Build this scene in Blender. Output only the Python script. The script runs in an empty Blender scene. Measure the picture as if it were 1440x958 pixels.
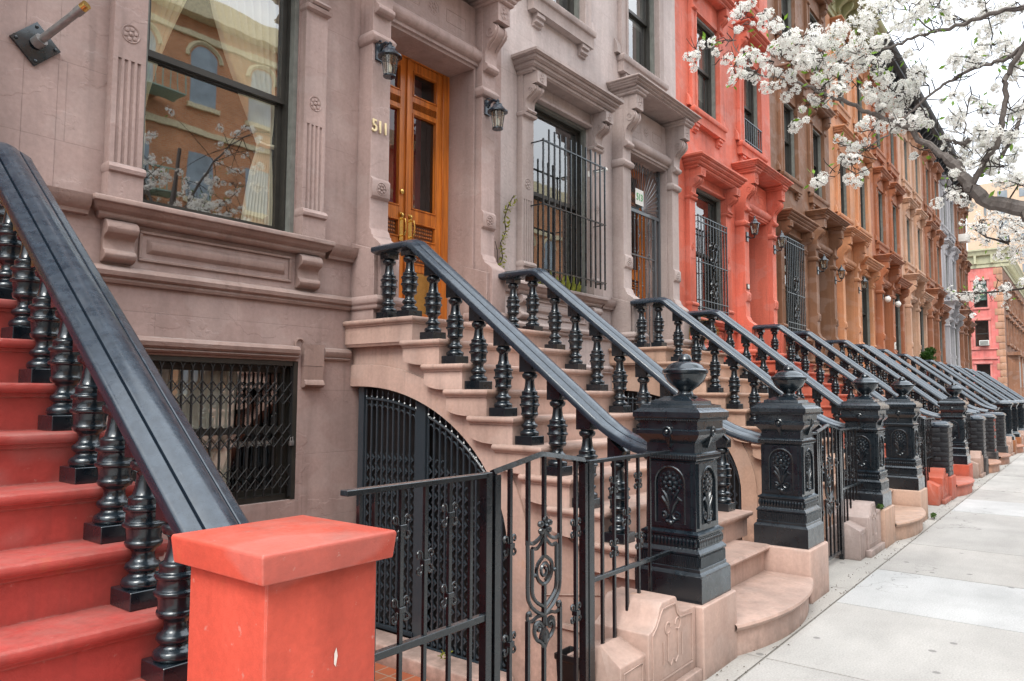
import bpy, bmesh, math, random
from math import sin, cos, pi, radians
from mathutils import Vector, Matrix

random.seed(7)
SC = bpy.context.scene
COL = SC.collection

# ------------------------------------------------------------------ node helpers
def new_mat(name):
    m = bpy.data.materials.new(name)
    m.use_nodes = True
    nt = m.node_tree
    for n in list(nt.nodes):
        nt.nodes.remove(n)
    out = nt.nodes.new('ShaderNodeOutputMaterial')
    return m, nt, out

def N(nt, typ, **kw):
    n = nt.nodes.new(typ)
    for k, v in kw.items():
        if hasattr(n, k):
            setattr(n, k, v)
        else:
            n.inputs[k.replace('_', ' ')].default_value = v
    return n

def L(nt, a, b):
    nt.links.new(a, b)

def noise(nt, vec, scale, detail=4, rough=0.55):
    n = nt.nodes.new('ShaderNodeTexNoise')
    n.inputs['Scale'].default_value = scale
    n.inputs['Detail'].default_value = detail
    n.inputs['Roughness'].default_value = rough
    L(nt, vec, n.inputs['Vector'])
    return n.outputs['Fac']

def ramp(nt, fac, stops):
    r = nt.nodes.new('ShaderNodeValToRGB')
    els = r.color_ramp.elements
    while len(els) < len(stops):
        els.new(0.5)
    for e, (p, c) in zip(els, stops):
        e.position = p
        e.color = (c, c, c, 1) if not isinstance(c, tuple) else (*c, 1)
    L(nt, fac, r.inputs['Fac'])
    return r.outputs['Color']

def mix(nt, fac, a, b, mode='MIX'):
    m = nt.nodes.new('ShaderNodeMix')
    m.data_type = 'RGBA'
    m.blend_type = mode
    if isinstance(fac, (int, float)):
        m.inputs[0].default_value = fac
    else:
        L(nt, fac, m.inputs[0])
    for s, i in ((a, 6), (b, 7)):
        if isinstance(s, tuple):
            m.inputs[i].default_value = (*s, 1)
        else:
            L(nt, s, m.inputs[i])
    return m.outputs[2]

def math_n(nt, op, a, b=None, clamp=False):
    m = nt.nodes.new('ShaderNodeMath')
    m.operation = op
    m.use_clamp = clamp
    for s, i in ((a, 0), (b, 1)):
        if s is None:
            continue
        if isinstance(s, (int, float)):
            m.inputs[i].default_value = s
        else:
            L(nt, s, m.inputs[i])
    return m.outputs[0]

def bump(nt, height, strength, dist, prev=None):
    b = nt.nodes.new('ShaderNodeBump')
    b.inputs['Strength'].default_value = strength
    b.inputs['Distance'].default_value = dist
    L(nt, height, b.inputs['Height'])
    if prev is not None:
        L(nt, prev, b.inputs['Normal'])
    return b.outputs['Normal']

def pos(nt):
    return nt.nodes.new('ShaderNodeNewGeometry').outputs['Position']

def stretched(nt, vec, sx, sy, sz):
    m = nt.nodes.new('ShaderNodeMapping')
    m.inputs['Scale'].default_value = (sx, sy, sz)
    L(nt, vec, m.inputs['Vector'])
    return m.outputs['Vector']

def up_mask(nt, lo, hi):
    g = nt.nodes.new('ShaderNodeNewGeometry')
    s = nt.nodes.new('ShaderNodeSeparateXYZ')
    L(nt, g.outputs['Normal'], s.inputs[0])
    mr = nt.nodes.new('ShaderNodeMapRange')
    mr.inputs['From Min'].default_value = lo
    mr.inputs['From Max'].default_value = hi
    L(nt, s.outputs['Z'], mr.inputs['Value'])
    return mr.outputs['Result']

def principled(nt, out, color, rough=0.6, normal=None, metallic=0.0, spec=0.5):
    p = nt.nodes.new('ShaderNodeBsdfPrincipled')
    if isinstance(color, tuple):
        p.inputs['Base Color'].default_value = (*color, 1)
    else:
        L(nt, color, p.inputs['Base Color'])
    if isinstance(rough, (int, float)):
        p.inputs['Roughness'].default_value = rough
    else:
        L(nt, rough, p.inputs['Roughness'])
    p.inputs['Metallic'].default_value = metallic
    p.inputs['Specular IOR Level'].default_value = spec
    if normal is not None:
        L(nt, normal, p.inputs['Normal'])
    L(nt, p.outputs[0], out.inputs['Surface'])
    return p

# ------------------------------------------------------------------ materials
def stone_mat(name, joints=False, worn=False, rough=0.58):
    """painted brownstone; its colour is the colour of the object"""
    m, nt, out = new_mat(name)
    oi = nt.nodes.new('ShaderNodeObjectInfo')
    P = pos(nt)
    big = ramp(nt, noise(nt, P, 0.9, 5), [(0.3, 0.80), (0.7, 1.14)])
    c = mix(nt, 1.0, oi.outputs['Color'], big, 'MULTIPLY')
    streak = ramp(nt, noise(nt, stretched(nt, P, 5.0, 5.0, 0.45), 1.0, 4), [(0.35, 0.80), (0.6, 1.04)])
    c = mix(nt, 0.75, c, streak, 'MULTIPLY')
    sp = ramp(nt, noise(nt, P, 38, 3), [(0.3, 0.92), (0.7, 1.06)])
    c = mix(nt, 1.0, c, sp, 'MULTIPLY')
    # patches where paint of another age was used
    pt = ramp(nt, noise(nt, stretched(nt, P, 1.0, 1.0, 1.6), 2.1, 2, 0.4), [(0.56, 0.0), (0.60, 1.0)])
    c = mix(nt, math_n(nt, 'MULTIPLY', pt, 0.10), c, (0.55, 0.50, 0.48), 'MIX')
    # dust on ledges
    um = up_mask(nt, 0.55, 0.95)
    dirt = ramp(nt, noise(nt, P, 7, 6, 0.7), [(0.35, 0.0), (0.65, 1.0)])
    if worn:
        c = mix(nt, math_n(nt, 'MULTIPLY', math_n(nt, 'MULTIPLY', um, dirt), 0.62), c, mix(nt, 0.5, c, (0.26, 0.22, 0.19)))
        sz = nt.nodes.new('ShaderNodeSeparateXYZ'); L(nt, P, sz.inputs[0])
        lowz = math_n(nt, 'MULTIPLY', ramp(nt, sz.outputs['Z'], [(0.02, 1.0), (0.34, 0.0)]), ramp(nt, noise(nt, P, 6.0, 6, 0.7), [(0.32, 0.1), (0.62, 1.0)]))
        c = mix(nt, math_n(nt, 'MULTIPLY', lowz, 0.55), c, (0.15, 0.12, 0.105))
        chip = ramp(nt, noise(nt, P, 16, 8, 0.75), [(0.63, 0.0), (0.66, 1.0)])
        c = mix(nt, math_n(nt, 'MULTIPLY', chip, 0.30), c, (0.55, 0.47, 0.41))
        rust = ramp(nt, noise(nt, stretched(nt, P, 1.0, 1.0, 0.6), 3.7, 5, 0.6), [(0.66, 0.0), (0.74, 1.0)])
        c = mix(nt, math_n(nt, 'MULTIPLY', rust, 0.35), c, (0.50, 0.24, 0.08))
    else:
        c = mix(nt, math_n(nt, 'MULTIPLY', math_n(nt, 'MULTIPLY', um, dirt), 0.45), c, (0.42, 0.38, 0.36))
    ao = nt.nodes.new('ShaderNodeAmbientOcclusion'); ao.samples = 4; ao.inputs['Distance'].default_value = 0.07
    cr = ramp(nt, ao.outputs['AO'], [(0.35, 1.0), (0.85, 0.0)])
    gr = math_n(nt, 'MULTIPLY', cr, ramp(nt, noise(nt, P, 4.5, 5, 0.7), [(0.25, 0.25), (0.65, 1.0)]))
    c = mix(nt, math_n(nt, 'MULTIPLY', gr, 0.42), c, (0.045, 0.036, 0.032))  # creases darkened in the colour: grime mixed with mimicked contact shade
    # rain streaks
    rs = ramp(nt, noise(nt, stretched(nt, P, 13.0, 13.0, 0.55), 1.0, 3), [(0.56, 0.0), (0.68, 1.0)])
    rs = math_n(nt, 'MULTIPLY', rs, ramp(nt, noise(nt, P, 1.1, 2), [(0.42, 0.0), (0.62, 1.0)]))
    c = mix(nt, math_n(nt, 'MULTIPLY', rs, 0.22), c, (0.07, 0.055, 0.05))
    h = noise(nt, P, 70, 4)
    n1 = bump(nt, h, 0.16, 0.004)
    n2 = bump(nt, noise(nt, P, 5.5, 5), 0.40, 0.014, n1)
    if worn:
        gm = nt.nodes.new('ShaderNodeNewGeometry')
        bv = nt.nodes.new('ShaderNodeBevel'); bv.samples = 4; bv.inputs['Radius'].default_value = 0.012
        dt = nt.nodes.new('ShaderNodeVectorMath'); dt.operation = 'DOT_PRODUCT'
        L(nt, bv.outputs[0], dt.inputs[0]); L(nt, gm.outputs['True Normal'], dt.inputs[1])
        ed = ramp(nt, dt.outputs['Value'], [(0.80, 1.0), (0.97, 0.0)])
        ed = math_n(nt, 'MULTIPLY', ed, ramp(nt, noise(nt, P, 12, 6, 0.75), [(0.40, 0.0), (0.58, 1.0)]))
        c = mix(nt, math_n(nt, 'MULTIPLY', ed, 0.40), c, mix(nt, 0.5, c, (0.80, 0.70, 0.64)))
        n2 = bump(nt, noise(nt, P, 160, 3), 0.22, 0.004, n2)
    else:
        pa = ramp(nt, noise(nt, stretched(nt, P, 1.0, 1.0, 1.4), 1.9, 6, 0.55), [(0.53, 0.0), (0.545, 1.0)])
        n2 = bump(nt, pa, 0.30, 0.006, n2)
    if joints:
        s = nt.nodes.new('ShaderNodeSeparateXYZ'); L(nt, P, s.inputs[0])
        cb = nt.nodes.new('ShaderNodeCombineXYZ')
        L(nt, s.outputs['X'], cb.inputs[0]); L(nt, s.outputs['Z'], cb.inputs[1])
        br = nt.nodes.new('ShaderNodeTexBrick')
        br.inputs['Scale'].default_value = 1.0
        br.inputs['Brick Width'].default_value = 1.31
        br.inputs['Row Height'].default_value = 0.545
        br.inputs['Mortar Size'].default_value = 0.0035
        br.inputs['Mortar Smooth'].default_value = 0.3
        L(nt, cb.outputs[0], br.inputs['Vector'])
        jm = math_n(nt, 'MULTIPLY', br.outputs['Fac'], ramp(nt, noise(nt, P, 1.7, 3), [(0.35, 0.15), (0.6, 1.0)]))
        c = mix(nt, math_n(nt, 'MULTIPLY', jm, 0.22), c, (0.05, 0.04, 0.04))
        n2 = bump(nt, math_n(nt, 'MULTIPLY', jm, -1.0), 0.35, 0.006, n2)
    r = ramp(nt, noise(nt, P, 9, 3), [(0.3, rough - 0.1), (0.7, rough + 0.12)])
    principled(nt, out, c, r, n2, spec=0.35)
    return m

def iron_mat(name, base=(0.0045, 0.0080, 0.0115), dust=0.34, rough=0.27, bmp=1.0, dust_sheen_col=(0.066, 0.083, 0.100), coat=0.8, wear=0.0):
    m, nt, out = new_mat(name)
    P = pos(nt)
    um = up_mask(nt, 0.15, 0.95)
    d = ramp(nt, noise(nt, P, 24, 6, 0.7), [(0.35, 0.15), (0.7, 1.0)])
    c = mix(nt, math_n(nt, 'MULTIPLY', math_n(nt, 'MULTIPLY', um, d), dust), base, dust_sheen_col)  # upward faces lightened: dust plus sky sheen put into the colour
    chip = ramp(nt, noise(nt, P, 55, 6, 0.8), [(0.69, 0.0), (0.72, 1.0)])
    c = mix(nt, math_n(nt, 'MULTIPLY', chip, 0.5), c, (0.16, 0.15, 0.14))
    r = ramp(nt, noise(nt, P, 14, 4), [(0.3, rough - 0.10), (0.7, rough + 0.16)])
    n1 = bump(nt, noise(nt, P, 45, 4), 0.16 * bmp, 0.003)
    n1 = bump(nt, noise(nt, P, 11, 3), 0.08 * bmp, 0.010, n1)
    if wear:
        w = ramp(nt, noise(nt, stretched(nt, P, 40, 2.2, 2.2), 1.0, 5, 0.7), [(0.62, 0.0), (0.68, 1.0)])
        c = mix(nt, math_n(nt, 'MULTIPLY', w, wear), c, (0.20, 0.20, 0.19))
    pr = principled(nt, out, c, r, n1, spec=0.5)
    pr.inputs['Coat Weight'].default_value = coat
    pr.inputs['Coat Roughness'].default_value = 0.11
    pr.inputs['Coat Tint'].default_value = (0.80, 0.92, 1.0, 1)
    L(nt, n1, pr.inputs['Coat Normal'])
    return m

def plain_mat(name, col, rough=0.5, var=0.2, scale=12, metallic=0.0, bmp=0.1):
    m, nt, out = new_mat(name)
    P = pos(nt)
    v = ramp(nt, noise(nt, P, scale, 5), [(0.3, 1 - var), (0.7, 1 + var)])
    c = mix(nt, 1.0, col, v, 'MULTIPLY')
    n1 = bump(nt, noise(nt, P, scale * 4, 4), bmp, 0.004)
    principled(nt, out, c, rough, n1, metallic)
    return m

def glass_mat(name, tint=(0.80, 0.86, 0.85), refl=0.2, wavy=0.02):
    m, nt, out = new_mat(name)
    P = pos(nt)
    nb = bump(nt, noise(nt, P, 1.6, 2), wavy, 0.05)
    fr = nt.nodes.new('ShaderNodeFresnel')
    bf = nt.nodes.new('ShaderNodeNewGeometry').outputs['Backfacing']
    L(nt, math_n(nt, 'SUBTRACT', 1.5, math_n(nt, 'MULTIPLY', bf, 0.8333)), fr.inputs['IOR'])
    L(nt, nb, fr.inputs['Normal'])
    fac = math_n(nt, 'ADD', math_n(nt, 'MULTIPLY', fr.outputs[0], 1.5), refl, clamp=True)
    t = nt.nodes.new('ShaderNodeBsdfTransparent'); t.inputs['Color'].default_value = (*tint, 1)
    g = nt.nodes.new('ShaderNodeBsdfGlossy'); g.inputs['Roughness'].default_value = 0.015
    L(nt, nb, g.inputs['Normal'])
    ms = nt.nodes.new('ShaderNodeMixShader')
    L(nt, fac, ms.inputs[0]); L(nt, t.outputs[0], ms.inputs[1]); L(nt, g.outputs[0], ms.inputs[2])
    L(nt, ms.outputs[0], out.inputs['Surface'])
    return m

def wood_mat(name, dark, light):
    m, nt, out = new_mat(name)
    P = pos(nt)
    g = noise(nt, stretched(nt, P, 28, 28, 1.3), 1.0, 6, 0.65)
    c = ramp(nt, g, [(0.28, dark), (0.62, light)])
    f = ramp(nt, noise(nt, P, 2.2, 3), [(0.3, 0.8), (0.7, 1.12)])
    c = mix(nt, 1.0, c, f, 'MULTIPLY')
    principled(nt, out, c, 0.28, bump(nt, g, 0.12, 0.003), spec=0.5)
    return m

def brick_mat(name, c1, c2, mortar, width=0.22, row=0.075, msize=0.008, floor=False):
    m, nt, out = new_mat(name)
    P = pos(nt)
    s = nt.nodes.new('ShaderNodeSeparateXYZ'); L(nt, P, s.inputs[0])
    cb = nt.nodes.new('ShaderNodeCombineXYZ')
    if floor:
        L(nt, s.outputs['X'], cb.inputs[0]); L(nt, s.outputs['Y'], cb.inputs[1])
    else:
        L(nt, math_n(nt, 'ADD', s.outputs['X'], s.outputs['Y']), cb.inputs[0]); L(nt, s.outputs['Z'], cb.inputs[1])
    br = nt.nodes.new('ShaderNodeTexBrick')
    br.inputs['Scale'].default_value = 1.0
    br.inputs['Brick Width'].default_value = width
    br.inputs['Row Height'].default_value = row
    br.inputs['Mortar Size'].default_value = msize
    br.inputs['Color1'].default_value = (*c1, 1)
    br.inputs['Color2'].default_value = (*c2, 1)
    br.inputs['Mortar'].default_value = (*mortar, 1)
    L(nt, cb.outputs[0], br.inputs['Vector'])
    v = ramp(nt, noise(nt, P, 1.2, 4), [(0.3, 0.8), (0.7, 1.15)])
    c = mix(nt, 1.0, br.outputs['Color'], v, 'MULTIPLY')
    principled(nt, out, c, 0.8, bump(nt, br.outputs['Fac'], 0.3, -0.01))
    return m

def petal_mat():
    m, nt, out = new_mat('petal')
    P = pos(nt)
    v = ramp(nt, noise(nt, P, 9, 2), [(0.3, (0.92, 0.93, 0.89)), (0.7, (0.97, 0.97, 0.96))])
    d = nt.nodes.new('ShaderNodeBsdfDiffuse'); L(nt, v, d.inputs['Color'])
    t = nt.nodes.new('ShaderNodeBsdfTranslucent'); t.inputs['Color'].default_value = (0.95, 0.96, 0.92, 1)
    ms = nt.nodes.new('ShaderNodeMixShader'); ms.inputs[0].default_value = 0.45
    L(nt, d.outputs[0], ms.inputs[1]); L(nt, t.outputs[0], ms.inputs[2])
    L(nt, ms.outputs[0], out.inputs['Surface'])
    return m

def leaf_mat(name, col):
    m, nt, out = new_mat(name)
    P = pos(nt)
    v = ramp(nt, noise(nt, P, 14, 2), [(0.3, 0.6), (0.7, 1.5)])
    c = mix(nt, 1.0, col, v, 'MULTIPLY')
    d = nt.nodes.new('ShaderNodeBsdfPrincipled'); L(nt, c, d.inputs['Base Color']); d.inputs['Roughness'].default_value = 0.5
    t = nt.nodes.new('ShaderNodeBsdfTranslucent'); L(nt, c, t.inputs['Color'])
    ms = nt.nodes.new('ShaderNodeMixShader'); ms.inputs[0].default_value = 0.4
    L(nt, d.outputs[0], ms.inputs[1]); L(nt, t.outputs[0], ms.inputs[2])
    L(nt, ms.outputs[0], out.inputs['Surface'])
    return m

def cloth_mat(name, col):
    m, nt, out = new_mat(name)
    d = nt.nodes.new('ShaderNodeBsdfDiffuse'); d.inputs['Color'].default_value = (*col, 1)
    t = nt.nodes.new('ShaderNodeBsdfTranslucent'); t.inputs['Color'].default_value = (*col, 1)
    ms = nt.nodes.new('ShaderNodeMixShader'); ms.inputs[0].default_value = 0.35
    L(nt, d.outputs[0], ms.inputs[1]); L(nt, t.outputs[0], ms.inputs[2])
    L(nt, ms.outputs[0], out.inputs['Surface'])
    return m

def concrete_mat():
    m, nt, out = new_mat('concrete')
    P = pos(nt)
    at = nt.nodes.new('ShaderNodeAttribute'); at.attribute_name = 'tone'
    c = mix(nt, 1.0, at.outputs['Color'], ramp(nt, noise(nt, P, 1.6, 6, 0.6), [(0.3, 0.86), (0.7, 1.07)]), 'MULTIPLY')
    c = mix(nt, 1.0, c, ramp(nt, noise(nt, P, 90, 2), [(0.3, 0.84), (0.7, 1.10)]), 'MULTIPLY')
    # aggregate specks and trodden chewing gum
    vo = nt.nodes.new('ShaderNodeTexVoronoi'); vo.inputs['Scale'].default_value = 3.1
    L(nt, P, vo.inputs['Vector'])
    gum = ramp(nt, math_n(nt, 'ADD', vo.outputs['Distance'], math_n(nt, 'MULTIPLY', noise(nt, P, 30, 2), 0.03)), [(0.085, 1.0), (0.10, 0.0)])
    c = mix(nt, math_n(nt, 'MULTIPLY', gum, 0.55), c, (0.10, 0.10, 0.10))
    blot = ramp(nt, noise(nt, P, 3.2, 7, 0.7), [(0.60, 0.0), (0.72, 1.0)])
    c = mix(nt, math_n(nt, 'MULTIPLY', blot, 0.28), c, (0.22, 0.21, 0.19))
    v2 = nt.nodes.new('ShaderNodeTexVoronoi'); v2.inputs['Scale'].default_value = 9.0
    L(nt, P, v2.inputs['Vector'])
    g2 = ramp(nt, math_n(nt, 'ADD', v2.outputs['Distance'], math_n(nt, 'MULTIPLY', noise(nt, P, 2.0, 2), 0.10)), [(0.085, 1.0), (0.11, 0.0)])
    c = mix(nt, math_n(nt, 'MULTIPLY', g2, 0.30), c, (0.14, 0.14, 0.135))
    lo = ramp(nt, noise(nt, stretched(nt, P, 0.5, 1.6, 1), 1.3, 4, 0.6), [(0.3, 0.88), (0.7, 1.05)])
    c = mix(nt, 1.0, c, lo, 'MULTIPLY')
    vc = nt.nodes.new('ShaderNodeTexVoronoi'); vc.feature = 'DISTANCE_TO_EDGE'; vc.inputs['Scale'].default_value = 0.55
    wv = nt.nodes.new('ShaderNodeVectorMath'); wv.operation = 'ADD'
    nz = nt.nodes.new('ShaderNodeTexNoise'); nz.inputs['Scale'].default_value = 3.0; nz.inputs['Detail'].default_value = 6
    L(nt, P, nz.inputs['Vector']); L(nt, P, wv.inputs[0]); L(nt, nz.outputs['Color'], wv.inputs[1]); L(nt, wv.outputs[0], vc.inputs['Vector'])
    ck = math_n(nt, 'MULTIPLY', ramp(nt, vc.outputs['Distance'], [(0.0, 1.0), (0.006, 0.0)]), ramp(nt, noise(nt, P, 0.45, 2), [(0.50, 0.0), (0.56, 1.0)]))
    c = mix(nt, math_n(nt, 'MULTIPLY', ck, 0.6), c, (0.12, 0.115, 0.105))
    n1 = bump(nt, noise(nt, P, 130, 3), 0.25, 0.003)
    principled(nt, out, c, 0.85, n1, spec=0.2)
    return m

M = {}
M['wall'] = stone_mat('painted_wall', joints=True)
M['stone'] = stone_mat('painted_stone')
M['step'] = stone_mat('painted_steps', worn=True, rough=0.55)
M['iron'] = iron_mat('black_iron')
M['rail'] = iron_mat('black_rail', (0.012, 0.018, 0.027), 0.85, 0.26, 0.30, (0.070, 0.088, 0.112), 0.6, 0.22)
M['fence'] = iron_mat('fence_iron', (0.004, 0.005, 0.0065), 0.6, 0.26, 1.0, (0.13, 0.14, 0.15))  # pale rail tops: bright sky highlight painted in along with dust
M['grille'] = iron_mat('grille_iron', (0.038, 0.046, 0.054), 0.5, 0.40)
M['gategrey'] = iron_mat('grey_gate_iron', (0.085, 0.09, 0.095), 0.4, 0.4)
M['lattice'] = iron_mat('lattice_iron', (0.010, 0.011, 0.012), 0.0, 0.6, coat=0.0)
M['frame'] = plain_mat('window_paint', (0.030, 0.029, 0.025), 0.4)
M['greyframe'] = plain_mat('grey_window_paint', (0.16, 0.17, 0.155), 0.55)
M['glass'] = glass_mat('window_glass', (0.92, 0.95, 0.94), refl=0.27)
M['doorglass'] = glass_mat('door_glass', tint=(0.70, 0.62, 0.62), refl=0.04)
M['lampglass'] = glass_mat('lamp_glass', tint=(0.85, 0.86, 0.80), refl=0.08)
M['wood'] = wood_mat('varnished_oak', (0.25, 0.058, 0.009), (0.66, 0.205, 0.030))
M['darkwood'] = plain_mat('carved_oak', (0.10, 0.035, 0.014), 0.4, 0.3, 40)
M['darkdoor'] = plain_mat('dark_door', (0.03, 0.018, 0.013), 0.35)
M['brass'] = plain_mat('brass', (0.72, 0.50, 0.16), 0.22, 0.1, 20, 1.0, 0.03)
M['cream'] = plain_mat('cream_metal', (0.78, 0.66, 0.40), 0.35, 0.05)
M['white'] = plain_mat('white_plastic', (0.72, 0.72, 0.69), 0.5, 0.08)
M['green'] = plain_mat('green_print', (0.10, 0.42, 0.16), 0.5, 0.05)
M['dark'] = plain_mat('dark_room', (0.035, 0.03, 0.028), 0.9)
M['redroom'] = plain_mat('dark_red_hall', (0.50, 0.02, 0.035), 0.8)
M['net'] = plain_mat('net_curtain', (0.82, 0.80, 0.70), 0.9, 0.15, 3)
M['chip'] = plain_mat('bare_plaster', (0.75, 0.68, 0.62), 0.9)
M['curtain'] = plain_mat('sheer_curtain', (0.92, 0.84, 0.64), 0.9, 0.06, 6)
M['blind'] = cloth_mat('roller_blind', (0.55, 0.55, 0.52))
M['concrete'] = concrete_mat()
M['gap'] = plain_mat('joint_dirt', (0.24, 0.225, 0.20), 0.95, 0.3, 30)
M['asphalt'] = plain_mat('asphalt', (0.05, 0.05, 0.05), 0.9, 0.3, 60)
M['tile'] = brick_mat('quarry_tile', (0.42, 0.12, 0.05), (0.35, 0.10, 0.045), (0.32, 0.26, 0.2), 0.15, 0.15, 0.006, floor=True)
M['tile'].node_tree.nodes['Brick Texture'].offset = 0.0
M['blackbrick'] = plain_mat('black_painted_brick', (0.016, 0.018, 0.022), 0.33, 0.3, 30, 0.0, 0.5)
M['redbrick'] = plain_mat('bare_red_brick', (0.30, 0.06, 0.04), 0.7, 0.3, 25, 0.0, 0.4)
M['oppbrick'] = brick_mat('opposite_brick', (0.74, 0.34, 0.16), (0.62, 0.26, 0.11), (0.6, 0.45, 0.32))
M['band'] = plain_mat('sandstone_band', (0.80, 0.72, 0.48), 0.8)
M['mint'] = plain_mat('mint_iron', (0.33, 0.52, 0.45), 0.5)
M['petal'] = petal_mat()
M['stamen'] = plain_mat('stamens', (0.20, 0.15, 0.07), 0.7, 0.4, 60)
M['leaf'] = leaf_mat('young_leaf', (0.16, 0.30, 0.03))
M['darkleaf'] = leaf_mat('shrub_leaf', (0.05, 0.14, 0.02))
M['vineleaf'] = leaf_mat('vine_leaf', (0.24, 0.26, 0.03))
M['bark'] = plain_mat('bark', (0.150, 0.132, 0.122), 0.85, 0.22, 55, 0.0, 0.8)
M['twig'] = plain_mat('twig_bark', (0.035, 0.026, 0.022), 0.85, 0.3, 30, 0.0, 0.4)
M['steel'] = plain_mat('galvanised_steel', (0.30, 0.30, 0.30), 0.4, 0.2, 20, 0.7)
M['tower'] = plain_mat('tower_brick', (0.60, 0.44, 0.32), 0.8, 0.08, 3)
M['oppwin'] = plain_mat('pale_panes', (0.34, 0.42, 0.48), 0.3, 0.25, 1.5)
M['towerwin'] = plain_mat('tower_windows', (0.22, 0.25, 0.28), 0.3, 0.2, 1)
M['weed'] = leaf_mat('weed_leaf', (0.07, 0.14, 0.025))
M['cornicegreen'] = plain_mat('pale_green_cornice', (0.47, 0.46, 0.31), 0.6, 0.15, 4)
M['soil'] = plain_mat('soil', (0.10, 0.08, 0.06), 0.95)
M['bin'] = plain_mat('black_plastic', (0.012, 0.012, 0.013), 0.35, 0.2, 12)

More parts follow.
